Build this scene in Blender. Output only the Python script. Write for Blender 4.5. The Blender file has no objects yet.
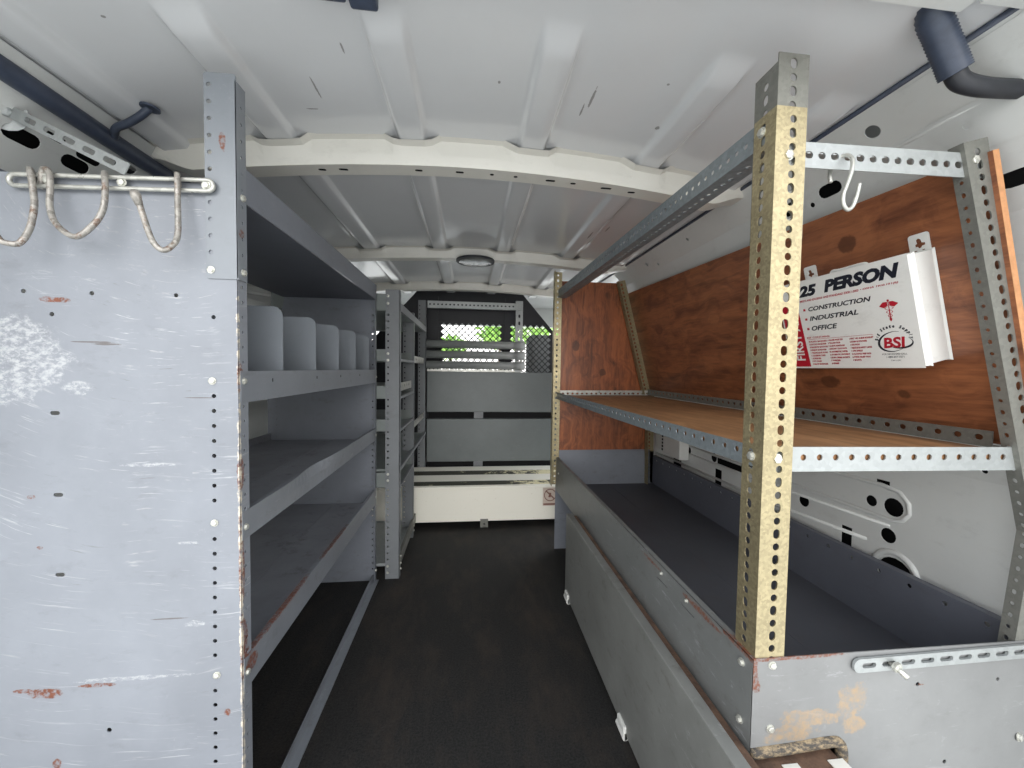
import bpy, bmesh, math, random
from mathutils import Vector, Matrix
from mathutils.geometry import tessellate_polygon
random.seed(7)
SC = bpy.context.scene
COL = SC.collection
PI = math.pi

# ------------------------------------------------------------------ camera
cam = bpy.data.cameras.new('camera')
cam.sensor_width = 36.0
cam.lens = 36.0 * 385.0 / 1024.0
cam.clip_start = 0.02
cam_ob = bpy.data.objects.new('camera', cam)
COL.objects.link(cam_ob)
R_ = Vector((0.99401, -0.10836, 0.01423)).normalized()
F_ = Vector((0.10884, 0.99331, -0.03867)).normalized()
R_ = (R_ - F_ * R_.dot(F_)).normalized()
U_ = R_.cross(F_)
cam_ob.matrix_world = Matrix(((R_.x, U_.x, -F_.x, 0.0), (R_.y, U_.y, -F_.y, 0.0), (R_.z, U_.z, -F_.z, 0.90), (0, 0, 0, 1)))
SC.camera = cam_ob

# ------------------------------------------------------------------ sky, sun, exposure
SC.view_settings.view_transform = 'Standard'
SC.view_settings.look = 'None'
SC.view_settings.exposure = 1.05
SC.view_settings.gamma = 1.0
SC.view_settings.use_curve_mapping = False
SC.cycles.use_denoising = True
SC.cycles.max_bounces = 12
SC.cycles.diffuse_bounces = 8
SC.cycles.glossy_bounces = 4

world = bpy.data.worlds.new('overcast_sky')
SC.world = world
world.use_nodes = True
wn = world.node_tree
wn.nodes.clear()
w_out = wn.nodes.new('ShaderNodeOutputWorld')
w_bg = wn.nodes.new('ShaderNodeBackground')
w_tc = wn.nodes.new('ShaderNodeTexCoord')
w_sep = wn.nodes.new('ShaderNodeSeparateXYZ')
w_rmp = wn.nodes.new('ShaderNodeValToRGB')
wn.links.new(w_tc.outputs['Generated'], w_sep.inputs[0])
wn.links.new(w_sep.outputs['Z'], w_rmp.inputs[0])
w_rmp.color_ramp.elements[0].position = 0.0
w_rmp.color_ramp.elements[0].color = (1.0, 0.985, 0.96, 1)
w_rmp.color_ramp.elements[1].position = 0.75
w_rmp.color_ramp.elements[1].color = (0.86, 0.92, 1.0, 1)
wn.links.new(w_rmp.outputs[0], w_bg.inputs[0])
w_bg.inputs[1].default_value = 1.25
wn.links.new(w_bg.outputs[0], w_out.inputs[0])

sun = bpy.data.lights.new('hazy_sun', 'SUN')
sun.energy = 0.9
sun.angle = math.radians(50)
sun.color = (1.0, 0.985, 0.96)
sun_ob = bpy.data.objects.new('hazy_sun', sun)
COL.objects.link(sun_ob)
sun_ob.rotation_euler = Vector((0.06, 0.93, -0.36)).to_track_quat('-Z', 'Y').to_euler()

# ------------------------------------------------------------------ materials
def lin(c):
    c = c / 255.0
    return c / 12.92 if c <= 0.04045 else ((c + 0.055) / 1.055) ** 2.4

def rgb(r, g, b):
    return (lin(r), lin(g), lin(b), 1.0)

class NT:
    def __init__(self, name):
        self.m = bpy.data.materials.new(name)
        self.m.use_nodes = True
        self.t = self.m.node_tree
        self.b = self.t.nodes['Principled BSDF']
        self.geo = self.t.nodes.new('ShaderNodeNewGeometry')
        self.pos = self.geo.outputs['Position']
    def node(self, kind, **kw):
        n = self.t.nodes.new(kind)
        for k, v in kw.items():
            setattr(n, k, v)
        return n
    def put(self, sock, v):
        if hasattr(v, 'is_output') or isinstance(v, bpy.types.NodeSocket):
            self.t.links.new(v, sock)
        else:
            sock.default_value = v
    def scaled(self, sx, sy, sz, off=(0, 0, 0), rot=(0, 0, 0)):
        n = self.node('ShaderNodeMapping')
        self.put(n.inputs['Vector'], self.pos)
        n.inputs['Scale'].default_value = (sx, sy, sz)
        n.inputs['Location'].default_value = off
        n.inputs['Rotation'].default_value = rot
        return n.outputs[0]
    def noise(self, vec, scale, detail=4, rough=0.6, dist=0.0):
        n = self.node('ShaderNodeTexNoise')
        self.put(n.inputs['Vector'], vec)
        n.inputs['Scale'].default_value = scale
        n.inputs['Detail'].default_value = detail
        n.inputs['Roughness'].default_value = rough
        n.inputs['Distortion'].default_value = dist
        return n.outputs['Fac']
    def math(self, op, a, b=0.0, clamp=False):
        n = self.node('ShaderNodeMath', operation=op, use_clamp=clamp)
        self.put(n.inputs[0], a)
        self.put(n.inputs[1], b)
        return n.outputs[0]
    def ramp(self, fac, a, b, lo=0.0, hi=1.0):
        n = self.node('ShaderNodeMapRange')
        n.inputs['From Min'].default_value = a
        n.inputs['From Max'].default_value = b
        n.inputs['To Min'].default_value = lo
        n.inputs['To Max'].default_value = hi
        self.put(n.inputs['Value'], fac)
        return n.outputs['Result']
    def mix(self, fac, a, b):
        n = self.node('ShaderNodeMix', data_type='RGBA')
        self.put(n.inputs[0], fac)
        self.put(n.inputs[6], a)
        self.put(n.inputs[7], b)
        return n.outputs[2]
    def blobs(self, spots, wob=0.9, nscale=45):
        """spots: (centre, radii) ellipsoids with ragged edges -> mask 0..1"""
        nz = self.noise(self.pos, nscale, 5, 0.7)
        nz = self.math('MULTIPLY', self.math('SUBTRACT', nz, 0.5), wob * 2)
        res = None
        for c, r in spots:
            mp = self.node('ShaderNodeMapping')
            self.put(mp.inputs['Vector'], self.pos)
            mp.inputs['Scale'].default_value = (1 / r[0], 1 / r[1], 1 / r[2])
            mp.inputs['Location'].default_value = (-c[0] / r[0], -c[1] / r[1], -c[2] / r[2])
            ln = self.node('ShaderNodeVectorMath', operation='LENGTH')
            self.put(ln.inputs[0], mp.outputs[0])
            d = self.math('ADD', ln.outputs['Value'], nz)
            k = self.ramp(d, 1.0, 0.8)
            res = k if res is None else self.math('MAXIMUM', res, k)
        return res
    def bump(self, h, strength=0.2, dist=0.002):
        n = self.node('ShaderNodeBump')
        n.inputs['Strength'].default_value = strength
        n.inputs['Distance'].default_value = dist
        self.put(n.inputs['Height'], h)
        self.t.links.new(n.outputs[0], self.b.inputs['Normal'])
    def done(self, col, rough=0.5, metal=0.0, coat=0.0, spec=0.5):
        self.put(self.b.inputs['Base Color'], col)
        self.put(self.b.inputs['Roughness'], rough)
        self.put(self.b.inputs['Metallic'], metal)
        self.b.inputs['Coat Weight'].default_value = coat
        self.b.inputs['Coat Roughness'].default_value = 0.08
        self.b.inputs['Specular IOR Level'].default_value = spec
        return self.m

RUST = rgb(106, 62, 44)
def painted(name, c, rough=0.45, var=0.12, light=None, scuff=0.0, rust=None, rust_dir=None, rust_amount=0.0, dirt=0.0, spec=0.5, coat=0.0, tan=None, mscale=5.0, wear=None, pale=None, marks=None, specks=None, arcs=None):
    """worn sheet-metal paint: broad mottling, pale scuffs, chips of rust"""
    n = NT(name)
    base = rgb(*c)
    m1 = n.noise(n.pos, mscale, 5, 0.65)
    dark = tuple(x * (1 - var) for x in base[:3]) + (1,)
    lite = tuple(min(1, x * (1 + var)) for x in base[:3]) + (1,)
    col = n.mix(n.ramp(m1, 0.3, 0.7), dark, lite)
    if scuff:
        s1 = n.noise(n.scaled(14, 14, 90, rot=(0.0, 0.25, 0.2)), 1.0, 6, 0.75, 0.4)
        k1 = n.ramp(s1, 0.60, 0.70, 0, scuff)
        area = n.ramp(n.noise(n.scaled(1, 1, 1, (3, 1, 7)), 4.5, 3), 0.42, 0.62)
        s2 = n.noise(n.scaled(50, 50, 50, (9, 2, 4)), 1.0, 6, 0.85)
        k2 = n.ramp(s2, 0.60, 0.68, 0, scuff * 0.6)
        k = n.math('MULTIPLY', n.math('MAXIMUM', k1, k2), area)
        col = n.mix(k, col, light or rgb(172, 174, 178))
    if dirt:
        d = n.ramp(n.noise(n.scaled(1, 1, 2, (5, 5, 5)), 16, 6, 0.75), 0.56, 0.70, 0, dirt)
        col = n.mix(d, col, rgb(70, 64, 58))
    if tan:
        col = n.mix(n.math('MULTIPLY', n.math('MULTIPLY', n.blobs(tan, 1.3, 22), n.ramp(n.noise(n.pos, 60, 6, 0.8), 0.36, 0.60)), 0.8), col, rgb(160, 134, 100))
    if arcs:
        d = n.node('ShaderNodeVectorMath', operation='SUBTRACT')
        n.put(d.inputs[0], n.pos)
        d.inputs[1].default_value = arcs
        ln = n.node('ShaderNodeVectorMath', operation='LENGTH')
        n.put(ln.inputs[0], d.outputs[0])
        sp = n.node('ShaderNodeSeparateXYZ')
        n.put(sp.inputs[0], d.outputs[0])
        an = n.math('ARCTAN2', sp.outputs[0], sp.outputs[2])
        for fr, fa, lo, hi, amt, c2, oz in ((260, 7, 0.61, 0.67, 0.6, rgb(184, 186, 188), 0.0), (110, 10, 0.62, 0.71, 0.5, rgb(176, 176, 176), 4.0), (190, 10, 0.66, 0.72, 0.5, rgb(88, 82, 80), 9.0)):
            cv = n.node('ShaderNodeCombineXYZ')
            n.put(cv.inputs[0], n.math('MULTIPLY', n.math('ADD', ln.outputs['Value'], n.math('MULTIPLY', n.noise(n.pos, 3.0, 2), 0.08)), fr))
            n.put(cv.inputs[1], n.math('MULTIPLY', an, fa))
            cv.inputs[2].default_value = oz
            k = n.ramp(n.noise(cv.outputs[0], 1.0, 4, 0.65), lo, hi, 0, amt)
            area = n.ramp(n.noise(n.scaled(1, 1, 1, (oz, 2, 1)), 7.0, 3), 0.40, 0.60)
            col = n.mix(n.math('MULTIPLY', k, area), col, c2)
    if pale:
        pk = n.math('MULTIPLY', n.blobs(pale, 0.9, 30), n.ramp(n.noise(n.scaled(1, 1, 1.6), 75, 6, 0.8), 0.44, 0.60))
        col = n.mix(n.math('MULTIPLY', pk, 0.8), col, rgb(178, 180, 182))
    if marks:
        col = n.mix(n.math('MULTIPLY', n.blobs(marks, 0.5, 60), 0.7), col, rgb(84, 74, 68))
    if specks:
        col = n.mix(n.math('MULTIPLY', n.blobs(specks, 0.7, 120), 0.65), col, rgb(96, 92, 88))
    if rust_amount:
        r = n.ramp(n.noise(n.scaled(1, 1, 1, (1, 8, 3)), 26, 6, 0.8), 0.72 - rust_amount, 0.75 - rust_amount)
        col = n.mix(r, col, RUST)
    if rust:
        r2 = n.blobs(rust)
        rc = n.mix(n.noise(n.pos, 90, 3), rgb(84, 48, 36), rgb(128, 76, 54))
        speck = n.ramp(n.noise(n.pos, 170, 4, 0.7), 0.40, 0.56, 0.15, 1.0)
        col = n.mix(n.math('MULTIPLY', r2, speck), col, rc)
    if wear:
        wk = n.math('MULTIPLY', n.blobs(wear, 1.2, 70), n.ramp(n.noise(n.pos, 55, 5, 0.75), 0.42, 0.58))
        col = n.mix(wk, col, rgb(206, 196, 178))
    n.bump(n.noise(n.pos, 60, 3), 0.06, 0.002)
    return n.done(col, rough, 0.0, coat, spec)

def plainmat(name, c, rough=0.5, metal=0.0, var=0.08, scale=30, spec=0.5, coat=0.0):
    n = NT(name)
    base = rgb(*c)
    f = n.ramp(n.noise(n.pos, scale, 4), 0.3, 0.7)
    col = n.mix(f, tuple(x * (1 - var) for x in base[:3]) + (1,), tuple(min(1, x * (1 + var)) for x in base[:3]) + (1,))
    return n.done(col, rough, metal, coat, spec)

def galvanised(name, c, metal=0.55, rough=0.42, var=0.2, rust=0.0, spangle=70):
    n = NT(name)
    base = rgb(*c)
    v = n.node('ShaderNodeTexVoronoi')
    n.put(v.inputs['Vector'], n.pos)
    v.inputs['Scale'].default_value = spangle
    sp = n.node('ShaderNodeSeparateXYZ')
    n.put(sp.inputs[0], v.outputs['Color'])
    f = n.math('MULTIPLY', n.math('ADD', sp.outputs[0], n.noise(n.pos, 14, 5, 0.7)), 0.5)
    col = n.mix(n.ramp(f, 0.25, 0.75), tuple(x * (1 - var) for x in base[:3]) + (1,), tuple(min(1, x * (1 + var)) for x in base[:3]) + (1,))
    if rust:
        r = n.ramp(n.noise(n.scaled(1, 1, 1, (2, 4, 6)), 35, 6, 0.8), 0.74 - rust, 0.80 - rust, 0, 0.8)
        col = n.mix(r, col, rgb(106, 78, 60))
    return n.done(col, n.ramp(n.noise(n.pos, 40, 3), 0.3, 0.7, rough - 0.08, rough + 0.1), metal)

def wood(name, dark, light, grain_axis, rough=0.4, coat=0.15, fig=1.0, knots=None):
    n = NT(name)
    sc = {'y': (16, 1.3, 16), 'z': (16, 16, 1.6)}[grain_axis]
    warp = n.noise(n.scaled(2.5, 2.5, 2.5), 1.0, 3)
    vec = n.node('ShaderNodeVectorMath', operation='ADD')
    n.put(vec.inputs[0], n.scaled(*sc))
    cb = n.node('ShaderNodeCombineXYZ')
    w = n.math('MULTIPLY', warp, 5.0 * fig)
    n.put(cb.inputs[0], w)
    n.put(cb.inputs[2], w)
    n.put(vec.inputs[1], cb.outputs[0])
    g1 = n.noise(vec.outputs[0], 1.3, 5, 0.65, 0.4)
    g2 = n.noise(n.scaled(*[k * 9 for k in sc]), 1.0, 3, 0.7)
    f = n.math('ADD', n.math('MULTIPLY', g1, 0.72), n.math('MULTIPLY', g2, 0.28))
    col = n.mix(n.ramp(f, 0.36, 0.62), rgb(*dark), rgb(*light))
    streak = n.ramp(n.noise(n.scaled(*[k * 2.2 for k in sc], (3, 3, 3)), 1.0, 4, 0.7), 0.56, 0.68, 0, 0.55)
    col = n.mix(streak, col, tuple(x * 0.55 for x in rgb(*dark)[:3]) + (1,))
    if knots:
        col = n.mix(n.math('MULTIPLY', n.blobs(knots, 0.35, 60), 0.7), col, tuple(x * 0.5 for x in rgb(*dark)[:3]) + (1,))
    n.bump(g1, 0.08, 0.001)
    return n.done(col, rough, 0.0, coat)

M = {}
M['panel'] = painted('blue_grey_paint_scuffed', (128, 132, 139), 0.42, 0.10, scuff=0.45, dirt=0.14, spec=0.4, arcs=(-0.46, 0.692, 1.42),
    pale=[((-0.72, 0.69, 0.93), (0.06, 0.05, 0.045)), ((-0.68, 0.69, 0.90), (0.05, 0.05, 0.05)), ((-0.74, 0.69, 0.86), (0.07, 0.05, 0.03)), ((-0.63, 0.69, 0.86), (0.025, 0.05, 0.012)), ((-0.52, 0.69, 0.733), (0.05, 0.05, 0.003)), ((-0.56, 0.69, 0.372), (0.09, 0.05, 0.004)), ((-0.46, 0.69, 0.46), (0.02, 0.05, 0.006)), ((-0.47, 0.69, 0.60), (0.02, 0.05, 0.003))],
    marks=[((-0.605, 0.69, 0.934), (0.035, 0.05, 0.0014)), ((-0.585, 0.69, 0.931), (0.022, 0.05, 0.0020)), ((-0.45, 0.69, 0.845), (0.025, 0.05, 0.0010)), ((-0.50, 0.69, 0.471), (0.03, 0.05, 0.0014))],
    wear=[((-0.385, 0.692, 0.45), (0.005, 0.005, 0.55))],
    rust=[((-0.656, 0.69, 1.0), (0.022, 0.05, 0.006)), ((-0.69, 0.69, 0.356), (0.026, 0.05, 0.009)), ((-0.615, 0.69, 0.364), (0.03, 0.05, 0.0035)),
          ((-0.722, 0.69, 0.362), (0.016, 0.05, 0.004)), ((-0.70, 0.69, 0.683), (0.008, 0.05, 0.004)), ((-0.41, 0.69, 0.30), (0.006, 0.05, 0.007)),
          ((-0.69, 0.69, 0.60), (0.005, 0.05, 0.003)), ((-0.675, 0.69, 0.235), (0.006, 0.05, 0.008)),
          ((-0.386, 0.694, 0.72), (0.005, 0.008, 0.035)), ((-0.386, 0.694, 0.56), (0.004, 0.008, 0.10)), ((-0.386, 0.696, 0.41), (0.004, 0.014, 0.06)), ((-0.386, 0.694, 0.88), (0.003, 0.008, 0.03))])
M['cab'] = painted('grey_cabinet_paint', (118, 122, 130), 0.45, 0.10, scuff=0.25, dirt=0.25, light=rgb(150, 152, 158))
M['cab_shelf'] = painted('grey_shelf_paint_worn', (138, 140, 146), 0.48, 0.18, scuff=0.25, dirt=0.55, light=rgb(140, 142, 148), rust_amount=0.02)
M['cab_lip'] = painted('grey_shelf_lip_paint', (120, 124, 130), 0.42, 0.10, scuff=0.45, dirt=0.3, light=rgb(165, 167, 172), rust_amount=0.03)
M['cab_lip_rust'] = painted('grey_shelf_lip_paint_rusty', (120, 124, 130), 0.42, 0.10, scuff=0.5, dirt=0.3, light=rgb(165, 167, 172),
    rust=[((-0.39, 0.80, 0.392), (0.02, 0.20, 0.006)), ((-0.39, 1.15, 0.392), (0.02, 0.13, 0.005)), ((-0.386, 0.72, 0.37), (0.01, 0.02, 0.015))])
M['bracket'] = painted('grey_bracket_paint', (122, 127, 133), 0.35, 0.06, scuff=0.4, dirt=0.1, rust=[((-0.405, 0.688, 1.262), (0.006, 0.03, 0.016)), ((-0.384, 0.70, 1.12), (0.004, 0.008, 0.007))])
M['tray'] = painted('grey_tray_paint', (108, 110, 109), 0.42, 0.14, scuff=0.6, dirt=0.4, light=rgb(170, 172, 175),
    rust=[((0.43, 0.54, 0.464), (0.015, 0.05, 0.006)), ((0.52, 0.522, 0.463), (0.09, 0.02, 0.004)), ((0.44, 0.52, 0.44), (0.005, 0.012, 0.03)), ((0.43, 0.66, 0.455), (0.01, 0.06, 0.006)), ((0.43, 0.85, 0.452), (0.01, 0.05, 0.004))])
M['tray_end'] = painted('grey_tray_end_paint', (122, 123, 123), 0.38, 0.12, scuff=0.6, dirt=0.12, light=rgb(165, 166, 168),
    rust=[((0.50, 0.52, 0.464), (0.10, 0.02, 0.0035)), ((0.434, 0.52, 0.45), (0.006, 0.02, 0.02)), ((0.437, 0.52, 0.425), (0.007, 0.02, 0.012)), ((0.72, 0.52, 0.404), (0.012, 0.02, 0.002))],
    tan=[((0.53, 0.52, 0.365), (0.045, 0.03, 0.016)), ((0.60, 0.52, 0.385), (0.03, 0.03, 0.025)), ((0.50, 0.52, 0.345), (0.05, 0.03, 0.014)), ((0.61, 0.52, 0.35), (0.02, 0.03, 0.015))])
M['tray_floor'] = painted('dark_grey_tray_floor', (72, 74, 80), 0.5, 0.14, dirt=0.3, mscale=3)
M['tray_back'] = painted('grey_tray_back', (92, 95, 104), 0.5, 0.10, dirt=0.2)
M['locker'] = painted('grey_locker_paint', (116, 117, 114), 0.4, 0.18, scuff=0.6, dirt=0.5, light=rgb(165, 165, 165), rust_amount=0.0)
M['rack'] = painted('grey_rack_paint', (118, 121, 124), 0.45, 0.08, dirt=0.15)
M['rack_dark'] = painted('grey_rack_paint_shelf', (120, 126, 124), 0.5, 0.10, dirt=0.2)
M['drawer'] = painted('grey_drawer_paint', (100, 106, 106), 0.4, 0.10, scuff=0.25, light=rgb(150, 154, 154), dirt=0.1)
M['pipe'] = plainmat('grey_conduit', (150, 153, 152), 0.4, 0.0, 0.06)
M['gold'] = galvanised('yellow_zinc', (168, 156, 124), 0.7, 0.36, 0.17, rust=0.09, spangle=260)
M['gold_dark'] = galvanised('yellow_zinc_tarnished', (150, 138, 108), 0.6, 0.45, 0.12, rust=0.08, spangle=260)
M['galv'] = galvanised('galvanised_steel', (164, 168, 168), 0.5, 0.42, 0.06, spangle=140)
M['galv_beam'] = galvanised('galvanised_steel_blue', (132, 140, 144), 0.5, 0.42, 0.10, spangle=140)
M['galv_dull'] = galvanised('galvanised_steel_tarnished', (128, 128, 122), 0.55, 0.48, 0.08, rust=0.05, spangle=180)
M['bright'] = galvanised('bright_zinc', (182, 182, 176), 0.55, 0.34, 0.12, rust=0.06)
M['hook'] = galvanised('chipped_cream_wire', (150, 146, 140), 0.3, 0.38, 0.3, rust=0.20, spangle=200)
M['bolt'] = galvanised('zinc_bolt', (200, 200, 192), 0.6, 0.3, 0.10)
M['hole'] = plainmat('painted_recess_shade', (14, 14, 16), 0.9)  # near-black that paints in the shade of slots, gaps and cut-outs
M['ceil'] = painted('white_van_paint', (211, 213, 215), 0.22, 0.02, dirt=0.0, specks=[((0.235, 0.76, 1.44), (0.003, 0.03, 0.05)), ((0.225, 0.80, 1.44), (0.002, 0.02, 0.05)), ((-0.30, 0.80, 1.44), (0.002, 0.03, 0.05)), ((-0.33, 0.86, 1.44), (0.012, 0.002, 0.05)), ((0.40, 0.82, 1.44), (0.005, 0.006, 0.05)), ((-0.22, 0.70, 1.44), (0.002, 0.012, 0.05)), ((0.36, 0.70, 1.44), (0.003, 0.003, 0.05)), ((-0.55, 0.66, 1.44), (0.004, 0.003, 0.05)), ((0.05, 0.75, 1.44), (0.003, 0.004, 0.05)), ((0.45, 1.45, 1.44), (0.004, 0.05, 0.05)), ((0.50, 1.40, 1.44), (0.003, 0.03, 0.05))], spec=0.5, coat=0.5)
M['wall'] = painted('white_van_wall_paint', (205, 207, 205), 0.33, 0.03, dirt=0.10, spec=0.5, coat=0.15)
M['bow'] = painted('white_bow_paint', (216, 214, 206), 0.33, 0.03, dirt=0.08, coat=0.15)
M['bulk'] = plainmat('black_powder_coat', (24, 25, 31), 0.5, 0, 0.1)
M['seat'] = plainmat('charcoal_seat_cloth', (140, 143, 143), 0.9, 0, 0.15, 120)
M['black'] = plainmat('black_plastic', (38, 40, 46), 0.5, 0, 0.15, 60)
M['loom'] = plainmat('blue_black_conduit', (62, 70, 86), 0.45, 0, 0.15, 80)
n = NT('dirty_rubber')
M['rubber'] = n.done(n.mix(n.ramp(n.noise(n.scaled(1, 2, 2), 60, 6, 0.8), 0.46, 0.62), rgb(62, 58, 54), rgb(150, 132, 104)), 0.75)
M['kit'] = painted('white_kit_enamel', (226, 226, 222), 0.35, 0.03, dirt=0.10)
M['kit_red'] = plainmat('red_print', (176, 24, 44), 0.4, 0, 0.05)
M['kit_black'] = plainmat('black_print', (26, 30, 42), 0.4, 0, 0.05)
M['plastic'] = plainmat('white_plastic', (206, 206, 202), 0.45, 0, 0.03)
M['sticker'] = plainmat('faded_pink_sticker', (206, 190, 176), 0.5, 0, 0.05)
M['sticker_red'] = plainmat('faded_red_print', (128, 88, 76), 0.5, 0, 0.1)
M['lens'] = plainmat('smoked_lens', (112, 114, 112), 0.15, 0, 0.05, coat=0.4)
M['woodback'] = wood('varnished_ply', (98, 56, 38), (156, 98, 64), 'y', 0.38, 0.1, 1.0,
    knots=[((0.80, 0.76, 1.18), (0.05, 0.022, 0.02)), ((0.87, 0.86, 0.88), (0.05, 0.03, 0.016)), ((0.86, 0.70, 0.86), (0.05, 0.018, 0.012))])
M['woodend'] = wood('varnished_ply_end', (94, 50, 28), (164, 94, 54), 'z', 0.4, 0.1, 1.3,
    knots=[((0.52, 1.88, 1.02), (0.022, 0.05, 0.03)), ((0.66, 1.88, 0.89), (0.02, 0.05, 0.02))])
M['woodshelf'] = wood('tan_ply_shelf', (116, 82, 54), (164, 122, 84), 'y', 0.5, 0.0, 0.8)
M['woodedge'] = plainmat('raw_ply_edge', (186, 134, 92), 0.7, 0, 0.15, 90)

n = NT('locker_top')
n.bump(n.noise(n.pos, 300, 3), 0.5, 0.002)
M['locker_top'] = n.done(n.mix(n.ramp(n.noise(n.pos, 22, 5, 0.7), 0.35, 0.65), rgb(74, 56, 46), rgb(112, 86, 68)), 0.85)

n = NT('black_rubber_mat')
g = n.noise(n.pos, 190, 4, 0.8)
dust = n.ramp(n.noise(n.scaled(2.2, 0.9, 1), 2.6, 6, 0.75), 0.48, 0.66, 0, 0.7)
streak = n.ramp(n.noise(n.scaled(22, 1.6, 1), 1.0, 5, 0.7), 0.55, 0.72, 0, 0.35)
col = n.mix(n.ramp(g, 0.35, 0.65), rgb(14, 14, 14), rgb(46, 45, 44))
col = n.mix(dust, col, rgb(58, 50, 44))
col = n.mix(streak, col, rgb(54, 49, 45))
n.bump(g, 0.5, 0.003)
M['floor'] = n.done(col, 0.72, spec=0.35)

n = NT('cream_chest_paint')
sp = n.ramp(n.noise(n.pos, 130, 4, 0.7), 0.66, 0.72, 0, 0.7)
col = n.mix(sp, rgb(242, 239, 226), rgb(150, 120, 90))
M['chest'] = n.done(col, 0.5)
n = NT('worn_grip_strip')
wornc = n.ramp(n.noise(n.scaled(1, 3, 1), 9, 6, 0.8), 0.58, 0.61)
side = n.math('MULTIPLY', n.ramp(n.math('ADD', n.noise(n.pos, 12, 5, 0.8), 0), 0.52, 0.56), n.ramp(n.node('ShaderNodeSeparateXYZ').outputs[0], 0, 1))
sx = n.node('ShaderNodeSeparateXYZ')
n.put(sx.inputs[0], n.pos)
right = n.ramp(sx.outputs[0], 0.05, 0.45)
wornx = n.math('GREATER_THAN', n.math('ADD', n.noise(n.scaled(1, 1.5, 1), 11, 6, 0.8), n.math('MULTIPLY', right, 0.16)), 0.62)
M['grip'] = n.done(n.mix(wornx, rgb(62, 62, 52), rgb(226, 218, 180)), 0.8)

n = NT('windscreen_glass')
tr = n.node('ShaderNodeBsdfTransparent')
gl = n.node('ShaderNodeBsdfGlossy')
gl.inputs['Roughness'].default_value = 0.02
mx = n.node('ShaderNodeMixShader')
mx.inputs[0].default_value = 0.06
n.t.links.new(tr.outputs[0], mx.inputs[1])
n.t.links.new(gl.outputs[0], mx.inputs[2])
n.t.links.new(mx.outputs[0], n.t.nodes['Material Output'].inputs['Surface'])
M['glass'] = n.m
M['leaf'] = plainmat('leaf_green', (150, 196, 84), 0.6, 0, 0.3, 3)
M['bark'] = plainmat('bark', (92, 76, 62), 0.9, 0, 0.2, 12)
M['concrete'] = plainmat('pale_concrete', (222, 220, 214), 0.9, 0, 0.1, 2)

# ------------------------------------------------------------------ geometry helpers
V3 = Vector
WORLD = {}

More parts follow.
